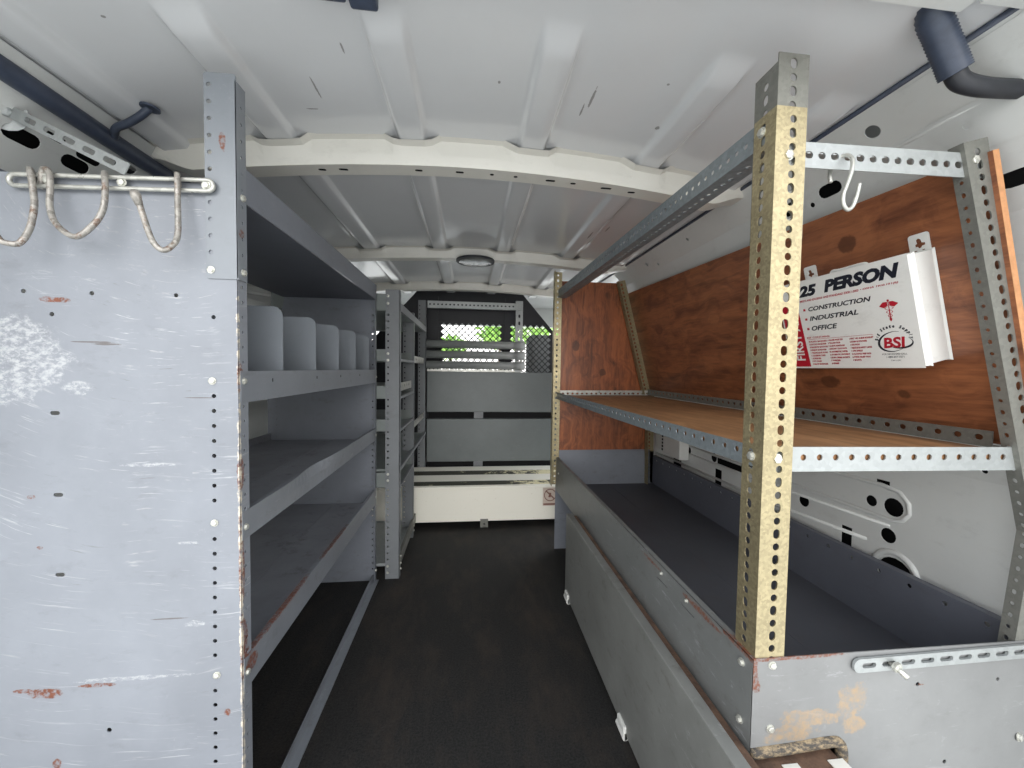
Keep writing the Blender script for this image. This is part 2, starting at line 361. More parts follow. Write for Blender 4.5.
class MB:
    """collects shapes, builds ONE mesh object"""
    def __init__(self):
        self.v, self.f, self.s = [], [], []
    def add(self, verts, faces, smooth=False):
        o = len(self.v)
        self.v += [V3(p) for p in verts]
        self.f += [[i + o for i in f] for f in faces]
        self.s += [smooth] * len(faces)
        return self
    def box(self, lo, hi):
        x0, y0, z0 = lo
        x1, y1, z1 = hi
        p = [(x0, y0, z0), (x1, y0, z0), (x1, y1, z0), (x0, y1, z0), (x0, y0, z1), (x1, y0, z1), (x1, y1, z1), (x0, y1, z1)]
        return self.add(p, [(3, 2, 1, 0), (4, 5, 6, 7), (0, 1, 5, 4), (1, 2, 6, 5), (2, 3, 7, 6), (3, 0, 4, 7)])
    def rbox(self, lo, hi, r=0.004, seg=2):
        bm = bmesh.new()
        bmesh.ops.create_cube(bm, size=1.0)
        c = [(a + b) / 2 for a, b in zip(lo, hi)]
        d = [abs(b - a) for a, b in zip(lo, hi)]
        for v in bm.verts:
            v.co = V3((v.co.x * d[0] + c[0], v.co.y * d[1] + c[1], v.co.z * d[2] + c[2]))
        bmesh.ops.bevel(bm, geom=bm.edges[:], offset=min(r, min(d) * 0.45), segments=seg, affect='EDGES', profile=0.5)
        return self.addbm(bm)
    def addbm(self, bm, smooth=False, mat=None):
        bm.verts.index_update()
        vs = [(mat @ v.co) if mat else v.co.copy() for v in bm.verts]
        fs = [[v.index for v in f.verts] for f in bm.faces]
        bm.free()
        return self.add(vs, fs, smooth)
    def plate(self, outline, holes, O, U, V, th=0.0015):
        """flat sheet with real holes; front at O + uU + vV, thickness along -(U x V)"""
        O, U, V = V3(O), V3(U), V3(V)
        N = U.cross(V).normalized()
        loops = [outline] + list(holes)
        def area(l):
            return sum(l[i][0] * l[(i + 1) % len(l)][1] - l[(i + 1) % len(l)][0] * l[i][1] for i in range(len(l)))
        loops = [list(l) if (area(l) > 0) == (k == 0) else list(reversed(l)) for k, l in enumerate(loops)]
        tris = tessellate_polygon([[V3((p[0], p[1], 0)) for p in l] for l in loops])
        flat = [p for l in loops for p in l]
        nn = len(flat)
        front = [O + U * p[0] + V * p[1] for p in flat]
        back = [p - N * th for p in front]
        faces = []
        for t in tris:
            a, b, c = (flat[i] for i in t)
            ccw = (b[0] - a[0]) * (c[1] - a[1]) - (b[1] - a[1]) * (c[0] - a[0]) > 0
            t = tuple(t) if ccw else tuple(reversed(t))
            faces.append(t)
            faces.append(tuple(i + nn for i in reversed(t)))
        k = 0
        for l in loops:
            m = len(l)
            for i in range(m):
                a, b = k + i, k + (i + 1) % m
                faces.append((b, a, a + nn, b + nn))
            k += m
        return self.add(front + back, faces)
    def tube(self, pts, r, seg=10, cap=True, radii=None):
        pts = [V3(p) for p in pts]
        rings = []
        t0 = (pts[1] - pts[0]).normalized()
        ref = V3((0, 0, 1)) if abs(t0.z) < 0.9 else V3((1, 0, 0))
        nrm = t0.cross(ref).normalized()
        for i, p in enumerate(pts):
            a = pts[max(i - 1, 0)]
            b = pts[min(i + 1, len(pts) - 1)]
            t = (b - a).normalized()
            nrm = (nrm - t * nrm.dot(t)).normalized()
            bn = t.cross(nrm)
            rr = radii[i] if radii else r
            rings.append([p + (nrm * math.cos(2 * PI * k / seg) + bn * math.sin(2 * PI * k / seg)) * rr for k in range(seg)])
        vs = [q for rg in rings for q in rg]
        fs = []
        for i in range(len(pts) - 1):
            for k in range(seg):
                a, b = i * seg + k, i * seg + (k + 1) % seg
                fs.append((a, b, b + seg, a + seg))
        if cap:
            fs.append(tuple(reversed(range(seg))))
            fs.append(tuple(range((len(pts) - 1) * seg, len(pts) * seg)))
        return self.add(vs, fs, True)
    def disc(self, c, axis, r, h, seg=14, dome=0.0):
        c, a = V3(c), V3(axis).normalized()
        ref = V3((0, 0, 1)) if abs(a.z) < 0.9 else V3((1, 0, 0))
        u = a.cross(ref).normalized()
        w = a.cross(u)
        rings = [(r, 0.0), (r, h)]
        if dome:
            rings += [(r * 0.8, h + dome * 0.6), (r * 0.4, h + dome * 0.95)]
        vs = []
        for rr, hh in rings:
            vs += [c + a * hh + (u * math.cos(2 * PI * k / seg) + w * math.sin(2 * PI * k / seg)) * rr for k in range(seg)]
        fs = []
        for i in range(len(rings) - 1):
            for k in range(seg):
                p, q = i * seg + k, i * seg + (k + 1) % seg
                fs.append((p, q, q + seg, p + seg))
        fs.append(tuple(reversed(range(seg))))
        m = (len(rings) - 1) * seg
        fs.append(tuple(range(m, m + seg)))
        return self.add(vs, fs)
    def extrude(self, prof, p0, p1, side, up, closed=True):
        """2-D profile (side, up) swept from p0 to p1"""
        p0, p1, side, up = V3(p0), V3(p1), V3(side), V3(up)
        k = len(prof)
        vs = [p0 + side * a + up * b for a, b in prof] + [p1 + side * a + up * b for a, b in prof]
        fs = [(i, (i + 1) % k, (i + 1) % k + k, i + k) for i in range(k)]
        fs += [tuple(reversed(range(k))), tuple(range(k, 2 * k))]
        return self.add(vs, fs)
    def build(self, name, mat, parent=None, smooth_angle=None):
        xs = [p.x for p in self.v]; ys = [p.y for p in self.v]; zs = [p.z for p in self.v]
        c = V3(((min(xs) + max(xs)) / 2, (min(ys) + max(ys)) / 2, (min(zs) + max(zs)) / 2))
        if parent is None:
            c.z = min(zs)
        me = bpy.data.meshes.new(name)
        me.from_pydata([p - c for p in self.v], [], self.f)
        me.update()
        bm = bmesh.new()
        bm.from_mesh(me)
        bmesh.ops.remove_doubles(bm, verts=bm.verts, dist=1e-6)
        bmesh.ops.recalc_face_normals(bm, faces=bm.faces)
        bm.to_mesh(me)
        bm.free()
        if any(self.s):
            if len(me.polygons) == len(self.s):
                for p, s in zip(me.polygons, self.s):
                    p.use_smooth = s
            else:
                for p in me.polygons:
                    p.use_smooth = True
        me.materials.append(mat)
        o = bpy.data.objects.new(name, me)
        COL.objects.link(o)
        if parent is not None:
            o.parent = parent
            o.location = c - WORLD[parent.name]
        else:
            o.location = c
        WORLD[o.name] = c
        return o

def thing(name, label, cat, loc, group=None):
    o = bpy.data.objects.new(name, None)
    o.empty_display_size = 0.05
    COL.objects.link(o)
    o.location = loc
    WORLD[o.name] = V3(loc)
    return tag(o, label, cat, group)

def tag(o, label, cat, group=None):
    o['label'] = label
    o['category'] = cat
    if group:
        o['group'] = group
    return o

def structure(o):
    o['kind'] = 'structure'
    return o

def lab(o, text):
    o['label'] = text
    return o

def circ(u, v, r, n=12):
    return [(u + r * math.cos(2 * PI * k / n), v + r * math.sin(2 * PI * k / n)) for k in range(n)]

def slot(u, v, ln, w, n=6):
    """stadium with its long axis along u"""
    r = w / 2
    h = max(ln / 2 - r, 0)
    pts = [(u + h + r * math.cos(-PI / 2 + PI * k / n), v + r * math.sin(-PI / 2 + PI * k / n)) for k in range(n + 1)]
    pts += [(u - h + r * math.cos(PI / 2 + PI * k / n), v + r * math.sin(PI / 2 + PI * k / n)) for k in range(n + 1)]
    return pts if h > 1e-5 else circ(u, v, r)

def rect(a, b, c, d):
    return [(a, b), (c, b), (c, d), (a, d)]

def rrect(a, b, c, d, r, n=4):
    out = []
    for cx, cy, st in ((c - r, b + r, -PI / 2), (c - r, d - r, 0), (a + r, d - r, PI / 2), (a + r, b + r, PI)):
        out += [(cx + r * math.cos(st + PI / 2 * k / n), cy + r * math.sin(st + PI / 2 * k / n)) for k in range(n + 1)]
    return out

def strip(mb, p0, p1, across, w, pitch=0.0197, hl=0.013, hw=0.0085, alt=0.75, off=0.5, th=0.002, start=None):
    """slotted flat strip from p0 to p1, width w along 'across'"""
    p0, p1 = V3(p0), V3(p1)
    L = (p1 - p0).length
    U = (p1 - p0) / L
    A = V3(across).normalized()
    A = (A - U * A.dot(U)).normalized()
    holes = []
    u = start if start is not None else pitch * 0.6
    k = 0
    while u + hl * 0.7 < L:
        holes.append(slot(u, w * off, hl if k % 2 == 0 else hl * alt, hw))
        u += pitch
        k += 1
    mb.plate(rect(0, 0, L, w), holes, p0, U, A, th)

def angle(p0, p1, a, wa, b, wb, **kw):
    """slotted angle iron: two perforated flanges meeting on the line p0-p1"""
    mb = MB()
    strip(mb, p0, p1, a, wa, **kw)
    strip(mb, p0, p1, b, wb, **kw)
    return mb

def bolt(parent, p, axis, r=0.005, name='bolt'):
    mb = MB()
    mb.disc(p, axis, r * 1.25, 0.0012, 16)
    mb.disc(V3(p) + V3(axis).normalized() * 0.0012, axis, r, 0.0028, 6, 0.001)
    return mb.build(name, M['bolt'], parent)

def text_mb(body, u0, v0, w, h, O, U, V, shear=0.0, bold=0.0, lift=0.0003, mono=False, spacing=1.0):
    """lettering fitted to the box (u0, v0, w, h) on the plane O + uU + vV"""
    cu = bpy.data.curves.new('lettering', 'FONT')
    cu.body = body
    cu.size = 1.0
    cu.shear = shear
    cu.offset = bold
    cu.space_character = spacing
    cu.resolution_u = 3
    cu.extrude = 0.0
    ob = bpy.data.objects.new('lettering_tmp', cu)
    COL.objects.link(ob)
    dg = bpy.context.evaluated_depsgraph_get()
    me = bpy.data.meshes.new_from_object(ob.evaluated_get(dg))
    bpy.data.objects.remove(ob)
    bpy.data.curves.remove(cu)
    xs = [v.co.x for v in me.vertices]; ys = [v.co.y for v in me.vertices]
    x0, x1, y0, y1 = min(xs), max(xs), min(ys), max(ys)
    O, U, V = V3(O), V3(U).normalized(), V3(V).normalized()
    N = U.cross(V)
    vs = [O + U * (u0 + (v.co.x - x0) / (x1 - x0) * w) + V * (v0 + (v.co.y - y0) / (y1 - y0) * h) + N * lift for v in me.vertices]
    fs = [list(p.vertices) for p in me.polygons]
    bpy.data.meshes.remove(me)
    return vs, fs

def flat(mb, pts, O, U, V, lift=0.0003):
    O, U, V = V3(O), V3(U).normalized(), V3(V).normalized()
    N = U.cross(V)
    tri = tessellate_polygon([[V3((p[0], p[1], 0)) for p in pts]])
    mb.add([O + U * p[0] + V * p[1] + N * lift for p in pts], [tuple(t) for t in tri])

# ================================================================== THE VAN
# ---- floor
mb = MB()
mb.box((-0.96, 0.34, -0.06), (0.96, 2.80, 0.0))
structure(mb.build('floor', M['floor']))

# ---- ceiling: crowned sheet with pressed ribs
RIBS = [(-0.68, 0.035, 0.50), (-0.435, 0.036, 0.635), (-0.139, 0.034, 0.625), (0.143, 0.034, 0.62), (0.442, 0.034, 0.63), (0.68, 0.035, 0.66)]
def sstep(a, b, x):
    t = max(0.0, min(1.0, (x - a) / (b - a)))
    return t * t * (3 - 2 * t)
def roof_z(x):
    return 1.443 - 0.044 * (abs(x) / 0.75) ** 1.8
def ceil_z(x, y):
    z = roof_z(x)
    for rx, hw, ys in RIBS:
        d = abs(x - rx)
        k = 1 - sstep(hw * 0.72, hw * 1.12, d)
        z -= 0.012 * k * sstep(ys - 0.02, ys + 0.05, y)
    return z
mb = MB()
xs = sorted(set([round(-0.745 + 1.49 * i / 60, 4) for i in range(61)] + [round(rx + s * hw * k, 4) for rx, hw, _ in RIBS for s in (-1, 1) for k in (0.70, 0.82, 0.92, 1.02, 1.14)]))
ys = sorted(set([0.36 + 0.08 * i for i in range(31)] + [ys0 + d for _, _, ys0 in RIBS for d in (-0.02, -0.008, 0.004, 0.015, 0.026, 0.038, 0.05)]))
vs = [(x, y, ceil_z(x, y)) for y in ys for x in xs]
nx = len(xs)
mb.add(vs, [(j * nx + i, j * nx + i + 1, (j + 1) * nx + i + 1, (j + 1) * nx + i) for j in range(len(ys) - 1) for i in range(nx - 1)], True)
structure(mb.build('ceiling', M['ceil']))
# outer roof skin
mb = MB()
mb.box((-1.03, 0.30, 1.49), (1.03, 3.42, 1.51))
structure(mb.build('roof', M['wall']))

# ---- roof bows (hat section following the crown)
def bow(name, y0, ztop, face, deep, curve, x1=0.742):
    mb = MB()
    N = 80
    prof = [(0.0, 0.0), (0.012, -face), (0.012 + deep, -face), (0.024 + deep, 0.0)]
    ring = []
    for i in range(N + 1):
        x = -x1 + 2 * x1 * i / N
        dip = 0.0
        for rx, hw, _ in RIBS[1:5]:
            dip = max(dip, 1 - sstep(hw * 1.1, hw * 1.9, abs(x - rx)))
        zt = roof_z(x) - 0.014 * dip + ztop
        zb = roof_z(x) + ztop - 0.010
        fc = face * (1 - 0.75 * sstep(0.64, 0.742, abs(x)))
        y = y0 + curve * (x / 0.75) ** 2
        ring.append([(x, y - 0.020, zt + 0.001), (x, y, zt - 0.003), (x, y + 0.006, zb - fc * 0.5 - 0.004 * dip), (x, y + 0.012, zb - fc), (x, y + 0.012 + deep, zb - fc), (x, y + 0.03 + deep, zt + 0.004)])
    k = 6
    vs = [p for r in ring for p in r]
    fs = [(i * k + j, i * k + j + 1, (i + 1) * k + j + 1, (i + 1) * k + j) for i in range(N) for j in range(k - 1)]
    mb.add(vs, fs)
    return structure(mb.build(name, M['bow']))
bow('trim_1', 0.952, 0.0, 0.045, 0.050, 0.04)
bow('trim_2', 1.770, 0.0, 0.034, 0.05, 0.0)
bow('trim_3', 2.470, 0.0, 0.034, 0.05, 0.0)
# slots along the underside of the nearest bow
for k, (x, ln) in enumerate([(-0.36, 0.018), (-0.31, 0.022), (-0.13, 0.018), (-0.03, 0.02), (0.05, 0.01), (0.11, 0.01), (0.20, 0.025), (0.26, 0.014), (0.35, 0.03), (0.42, 0.02)]):
    mb = MB()
    zz = roof_z(x) - 0.010 - 0.045
    yy = 0.952 + 0.04 * (x / 0.75) ** 2 + 0.035
    O = V3((x, yy, zz - 0.0008))
    mb.plate(slot(0, 0, ln, 0.008), [], O, (1, 0, 0), (0, -1, 0), 0.0006)
    s = mb.build('slot_trim', M['hole'])
    structure(s)
    s.name = 'trim_%d' % (10 + k)

# rear header over the doors
mb = MB()
prof = [(0.0, 0.0), (0.128, 0.0), (0.134, 0.008), (0.134, 0.07), (0.0, 0.07)]
mb.extrude(prof, (-1.0, 0.345, 1.392), (0.655, 0.345, 1.392), (0, 1, 0), (0, 0, 1))
mb.extrude([(0, 0), (0.110, 0.0), (0.112, 0.05), (0.0, 0.06)], (0.66, 0.345, 1.388), (1.0, 0.345, 1.388), (0, 1, 0), (0, 0, 1))
structure(mb.build('trim_4', M['wall']))

# ---- side walls: folded inner panels with real cut-outs in front of an outer skin
PROF = [(0.725, 1.398), (0.79, 1.335), (0.835, 1.25), (0.885, 1.17), (0.955, 0.80), (0.975, 0.70), (0.975, 0.27), (0.94, 0.0)]
def side_wall(name, s, holes, y0=0.33, y1=2.76):
    """holes: {band: [(y, t, kind, a, b)]}, t = 0..1 down the band"""
    mb = MB()
    for i in range(len(PROF) - 1):
        (xa, za), (xb, zb) = PROF[i], PROF[i + 1]
        A, B = V3((s * xa, 0, za)), V3((s * xb, 0, zb))
        L = (B - A).length
        dn = (B - A) / L
        hs = []
        for (y, t, kind, a, b) in holes.get(i, []):
            v = t * L
            if kind == 'c':
                hs.append(circ(y, v, a, 16))
            elif kind == 's':
                hs.append(slot(y, v, a, b))
            else:
                hs.append(rect(y - a / 2, v - b / 2, y + a / 2, v + b / 2))
        O = A.copy()
        U, Vv = V3((0, 1, 0)), dn
        mb.plate(rect(y0, 0, y1, L), hs, O, U, Vv, 0.0015 if s < 0 else -0.0015)
    # outer skin, 1.03 out
    return mb
hr = {
    0: [(0.675, 0.55, 'c', 0.013, 0), (1.30, 0.5, 'c', 0.006, 0), (1.62, 0.55, 'c', 0.009, 0), (1.55, 0.8, 'c', 0.006, 0)],
    1: [(0.80, 0.25, 's', 0.055, 0.028), (0.90, 0.25, 'r', 0.05, 0.03), (0.85, 0.40, 'c', 0.006, 0)],
    2: [(0.53, 0.45, 's', 0.05, 0.026)],
    4: [(0.70, 0.5, 'c', 0.006, 0), (0.62, 0.8, 'c', 0.005, 0)],
    5: [(0.824, 0.25, 'c', 0.013, 0), (0.775, 0.247, 'c', 0.021, 0), (0.783, 0.408, 'c', 0.017, 0), (0.881, 0.51, 'r', 0.028, 0.05),
        (0.765, 0.60, 'c', 0.037, 0), (1.011, 0.40, 'c', 0.017, 0), (0.80, 0.13, 'r', 0.03, 0.012), (0.98, 0.10, 'c', 0.016, 0),
        (1.609, 0.35, 'c', 0.018, 0), (1.43, 0.33, 'c', 0.018, 0), (1.33, 0.34, 'r', 0.16, 0.028), (1.40, 0.51, 'r', 0.04, 0.075), (1.70, 0.53, 'r', 0.07, 0.05)],
}
wr = side_wall('wall_right', 1, hr, 0.33, 1.93)
# pressed ribs and raised rims on the lower right panel
def ridge(mb, pts, r=0.006):
    mb.tube(pts, r, 8)
XW = 0.974
ridge(wr, [(XW, 0.765 + 0.046 * math.cos(a), 0.445 + 0.046 * math.sin(a)) for a in [PI * k / 12 for k in range(-2, 15)]], 0.007)
ridge(wr, [(XW, 1.9, 0.635), (XW, 1.2, 0.632), (XW, 0.80, 0.638), (XW, 0.762, 0.632), (XW, 0.744, 0.612), (XW, 0.742, 0.59), (XW, 0.755, 0.570), (XW, 0.775, 0.563), (XW, 1.2, 0.567), (XW, 1.9, 0.57)], 0.005)
ridge(wr, [(XW, 1.9, 0.535), (XW, 1.2, 0.535), (XW, 0.78, 0.548)], 0.004)
ridge(wr, [(XW, 1.9, 0.475), (XW, 1.1, 0.480), (XW, 0.83, 0.495)], 0.005)
ridge(wr, [(0.795, 0.52, 1.33), (0.795, 0.64, 1.328), (0.80, 0.70, 1.325), (0.76, 0.72, 1.365)], 0.005)
A_, B_ = V3((0.725, 0, 1.398)), V3((0.79, 0, 1.335))
dn_ = (B_ - A_).normalized()
wr.plate([(0.40, 0.012), (0.60, 0.012), (0.64, 0.05), (0.60, 0.086), (0.40, 0.086)], [], A_ + V3((-0.0012, 0, -0.0012)), (0, 1, 0), dn_, -0.001)
wr.plate([(0.40, 0.0), (0.62, 0.0), (0.575, 0.075), (0.40, 0.085)], [circ(0.56, 0.03, 0.006)], V3((0.7885, 0, 1.334)), (0, 1, 0), (V3((0.835, 0, 1.25)) - V3((0.79, 0, 1.335))).normalized(), -0.001)
structure(wr.build('wall_right', M['wall']))
# sill and posts of an unseen side doorway, added to let daylight in
mb = MB()
mb.box((0.93, 1.93, -0.06), (1.045, 2.76, 0.0))
mb.box((0.93, 1.925, 0.0), (1.045, 1.955, 1.42))
structure(mb.build('added_doorway_1', M['wall']))
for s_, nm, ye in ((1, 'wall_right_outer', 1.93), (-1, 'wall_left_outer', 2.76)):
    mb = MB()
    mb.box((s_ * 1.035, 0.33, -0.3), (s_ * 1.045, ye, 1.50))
    structure(mb.build(nm, M['hole']))  # skins coloured near-black so the wall cut-outs look shaded inside
mb = MB()
mb.box((0.725, 1.93, 1.397), (1.045, 2.76, 1.50))
structure(mb.build('trim_5', M['wall']))
hl = {
    0: [(0.98, 0.85, 's', 0.05, 0.02)],
    1: [(0.80, 0.35, 's', 0.06, 0.026), (0.895, 0.35, 's', 0.055, 0.026), (0.91, 0.10, 's', 0.05, 0.018), (0.845, 0.05, 's', 0.035, 0.014)],
}
wl = side_wall('wall_left', -1, hl)
# raised window surround pressed into the left side
wl.tube([(-0.872, 1.10, 1.16), (-0.858, 1.60, 1.222), (-0.846, 1.92, 1.256), (-0.850, 1.945, 1.24), (-0.868, 1.915, 1.17), (-0.945, 1.86, 0.85)], 0.013, 8)
wl.tube([(-0.880, 1.10, 1.12), (-0.868, 1.58, 1.182), (-0.858, 1.83, 1.206), (-0.862, 1.845, 1.19), (-0.878, 1.82, 1.13), (-0.945, 1.77, 0.85)], 0.008, 8)
structure(wl.build('wall_left', M['wall']))

# ---- cab beyond the partition
mb = MB()
mb.box((-1.0, 2.74, 1.44), (1.0, 3.42, 1.455))
mb.box((-1.0, 3.38, 1.275), (1.0, 3.42, 1.455))
mb.box((-1.04, 3.40, -0.3), (1.04, 4.05, 0.80))
for s in (-1, 1):
    a, b = (0.97, 1.03) if s > 0 else (-1.03, -0.97)
    mb.box((a, 2.74, -0.3), (b, 3.9, 0.86))
    mb.box((a, 2.74, 0.86), (b, 2.86, 1.45))
    mb.box((a, 2.86, 1.33), (b, 3.42, 1.45))
    mb.extrude([(-0.03, 0), (0.03, 0), (0.03, 0.06), (-0.03, 0.06)], (s * 0.96, 3.36, 1.36), (s * 0.98, 3.98, 0.80), (1, 0, 0), (0, 0, 1))
mb.box((-1.0, 2.74, -0.06), (1.0, 3.5, 0.0))
structure(mb.build('wall_front', M['wall']))
mb = MB()
mb.add([(-0.98, 4.0, 0.80), (0.98, 4.0, 0.80), (0.95, 3.40, 1.30), (-0.95, 3.40, 1.30)], [(0, 1, 2, 3)])
structure(mb.build('window_1', M['glass']))
mb = MB()
mb.box((-40, -30, -0.62), (40, 60, -0.58))
structure(mb.build('ground', M['concrete']))

# ---- trees in front of the van
def tree(x, y, h, w, label):
    t = thing('tree', label, 'tree', (x, y, -0.58), 'trees beyond the windscreen')
    mb = MB()
    mb.tube([(x, y, -0.58), (x + 0.05, y, 0.3), (x, y + 0.05, h * 0.8)], 0.1, 8, radii=[0.07, 0.05, 0.03])
    mb.build('trunk', M['bark'], t)
    mb = MB()
    rnd = random.Random(int(x * 100) + 5)
    for _ in range(1500):
        a, b, c = rnd.uniform(-1, 1), rnd.uniform(-1, 1), rnd.uniform(-1, 1)
        if a * a + b * b + c * c > 1:
            continue
        p = V3((x + a * w, y + b * w, h * 0.84 + c * h * 0.17))
        d = V3((rnd.uniform(-1, 1), rnd.uniform(-1, 1), rnd.uniform(-1, 1))).normalized()
        e = d.cross(V3((rnd.uniform(-1, 1), 0.3, 0.9))).normalized()
        s = rnd.uniform(0.05, 0.11)
        mb.add([p, p + d * s + e * s * 0.4, p + d * s * 2, p + d * s - e * s * 0.4], [(0, 1, 2, 3)])
    mb.build('crown', M['leaf'], t)
tree(0.75, 10.0, 2.1, 0.55, 'green leafy tree seen through the right end of the left mesh window')
tree(2.1, 10.5, 2.3, 0.8, 'green leafy tree seen through the mesh above the seat')
tree(-0.55, 11.0, 1.75, 0.42, 'small green bush seen through the middle of the left mesh window')

# ---- black partition with punched diamond windows
pt = thing('cab_partition', 'black steel cab partition with two diamond mesh windows', 'partition', (0.0, 2.75, 0.0))
OUT = [(-0.93, 0.0), (0.93, 0.0), (0.93, 0.75), (0.617, 1.151), (0.364, 1.440), (-0.364, 1.440), (-0.62, 1.151), (-0.93, 0.75)]
WIN = [rect(-0.235, 0.845, 0.252, 1.225), [(0.262, 0.845), (0.605, 0.845), (0.605, 1.135), (0.535, 1.222), (0.262, 1.222)]]
mb = MB()
mb.plate(OUT, WIN, (0, 2.75, 0), (1, 0, 0), (0, 0, 1), 0.003)
for x in (-0.235, 0.257):
    mb.box((x - 0.012, 2.741, 0.3), (x + 0.012, 2.749, 1.40))
mb.build('panel', M['bulk'], pt)
for (a, b, c, d), cols in ((( -0.235, 0.845, 0.252, 1.225), 10), ((0.262, 0.845, 0.60, 1.225), 7)):
    pitch = 0.0436
    x0 = a + (c - a - cols * pitch) / 2
    hs = []
    r = 0
    zc = 1.201
    while zc > b + 0.02:
        odd = r % 2
        for k in range(cols if not odd else cols - 1):
            xc = x0 + pitch * (k + 0.5 + 0.5 * odd)
            e = 0.0175
            if xc + e + (zc - 1.135) * 0.8 < 0.603 or zc < 1.10:
                hs.append([(xc - e, zc), (xc, zc - e), (xc + e, zc), (xc, zc + e)])
        r += 1
        zc -= pitch * 0.5
    mb = MB()
    mb.plate(rect(a - 0.008, b - 0.008, c + 0.004, d + 0.008) if a < 0 else [(0.258, 0.838), (0.612, 0.838), (0.612, 1.14), (0.540, 1.229), (0.258, 1.229)], hs, (0, 2.7535, 0), (1, 0, 0), (0, 0, 1), 0.0025)
    mb.build('mesh_screen', M['bulk'], pt)

# ---- passenger seat behind the mesh
st = thing('passenger_seat', 'dark grey cab seat behind the right mesh window', 'seat', (0.68, 3.05, 0.0))
mb = MB()
mb.rbox((0.45, 3.02, 0.40), (0.93, 3.16, 1.178), 0.06, 5)
mb.build('backrest', M['seat'], st)
mb = MB()
mb.rbox((0.45, 3.06, 0.27), (0.93, 3.52, 0.42), 0.05, 4)
mb.build('cushion', M['seat'], st)
mb = MB()
mb.box((0.50, 3.10, 0.0), (0.88, 3.46, 0.27))
mb.build('base', M['black'], st)

# ================================================================== LEFT CABINET
XA, XB, YN, YF = -0.385, -0.80, 0.692, 1.645
cb = thing('shelving_cabinet', 'grey steel van shelving cabinet with scuffed end panel at the left', 'shelving', (-0.6, 1.17, 0.0))
# near end panel
holes = [circ(-0.4235 - 0.0000 + -0.008 * (0.98 - z) / 0.78, z, 0.0036, 10) for z in [0.979, 0.848] + [0.823 - 0.0253 * k for k in range(7)] + [0.605 - 0.0253 * k for k in range(9)] + [0.34 - 0.0253 * k for k in range(12)] if z > 0.04]
holes += [circ(-0.701, 1.012, 0.0036, 10), circ(-0.604, 1.012, 0.0036, 10), circ(-0.662, 0.977, 0.0036, 10), circ(-0.48, 1.013, 0.0036, 10), circ(-0.596, 0.285, 0.004, 10)]
holes += [slot(-0.662, 0.819, 0.014, 0.0065), slot(-0.661, 0.686, 0.014, 0.0065), slot(-0.662, 0.554, 0.014, 0.0065)]
mb = MB()
mb.plate([(-0.80, 0.0), (XA - 0.0003, 0.0), (XA - 0.0003, 1.195), (-0.775, 1.195), (-0.80, 0.95)], holes, (0, YN, 0), (1, 0, 0), (0, 0, 1), 0.0016)
fh = [circ(0.012, z, 0.0028, 8) for z in [0.045 + 0.0253 * k for k in range(44)]]
mb.plate(rect(0, 0, 0.026, 1.195), fh, (XA, YN, 0), (0, 1, 0), (0, 0, 1), 0.0016)
mb.build('end_panel', M['panel'], cb)
# far end panel
holes = [circ(-0.40, z, 0.0034, 8) for z in [0.05 + 0.0253 * k for k in range(44)]]
holes += [circ(-0.775, z, 0.0032, 8) for z in [0.66 + 0.0253 * k for k in range(6)]]
mb = MB()
mb.plate([(-0.81, 0.0), (XA - 0.0003, 0.0), (XA - 0.0003, 1.235), (-0.735, 1.235), (-0.745, 1.16), (-0.81, 0.86)], holes, (0, YF, 0), (1, 0, 0), (0, 0, 1), 0.0016)
mb.plate(rect(0, 0, 0.024, 1.235), [], (XA, YF - 0.024, 0), (0, 1, 0), (0, 0, 1), 0.0016)
mb.build('far_end_panel', M['cab'], cb)
# shelves: pan with a turned-up front lip
def shelf(z0, z1, lipmat, dent=0.0, back=-0.80, pan='cab_shelf'):
    mb = MB()
    x0 = XA - 0.003
    mb.box((back, YN + 0.003, z0), (x0, YF - 0.002, z0 + 0.0016))
    mb.box((back, YN + 0.003, z0), (back + 0.0016, YF - 0.002, z0 + 0.03))
    mb.box((-0.560, YN + 0.004, z0 + 0.0016), (-0.553, YF - 0.003, z0 + 0.0030))
    p = mb.build('shelf', M[pan], cb)
    mb = MB()
    N = 40
    ring = []
    for i in range(N + 1):
        y = YN + 0.003 + (YF - YN - 0.005) * i / N
        d = dent * math.exp(-((y - 1.03) / 0.10) ** 2) if dent else 0.0
        b = -0.004 * abs(d) / 0.02 if dent else 0
        xt = XA + 0.001 - d
        ring.append([(XA + 0.001, y, z0), (XA + 0.001 - d * 0.35, y, z0 + (z1 - z0) * 0.5), (xt, y, z1 - d * 0.25), (xt - 0.011, y, z1 - 0.0015 - d * 0.25), (xt - 0.011, y, z1 - 0.006 - d * 0.25), (xt - 0.0025, y, z1 - 0.005 - d * 0.25), (XA - 0.002, y, z0 + 0.002)])
    k = 7
    vs = [q for r in ring for q in r]
    fs = [(i * k + j, i * k + (j + 1) % k, (i + 1) * k + (j + 1) % k, (i + 1) * k + j) for i in range(N) for j in range(k)]
    fs += [tuple(range(k)), tuple(range(N * k, N * k + k))]
    mb.add(vs, fs)
    l = mb.build('lip', lipmat, p)
    return p
shelf(0.332, 0.391, M['cab_lip_rust'])
shelf(0.599, 0.648, M['cab_lip'], dent=0.020)
lip3 = shelf(0.836, 0.890, M['cab_lip'])
shelf(1.176, 1.235, M['cab'], back=-0.745, pan='tray_back')
# small slots in the bin-shelf lip
for y in (0.80, 1.02, 1.20, 1.40):
    mb = MB()
    mb.plate(slot(0, 0, 0.007, 0.003), [], (XA + 0.0016, y, 0.872), (0, 0, 1), (0, -1, 0), 0.0006)
    mb.build('slot', M['hole'], lip3)
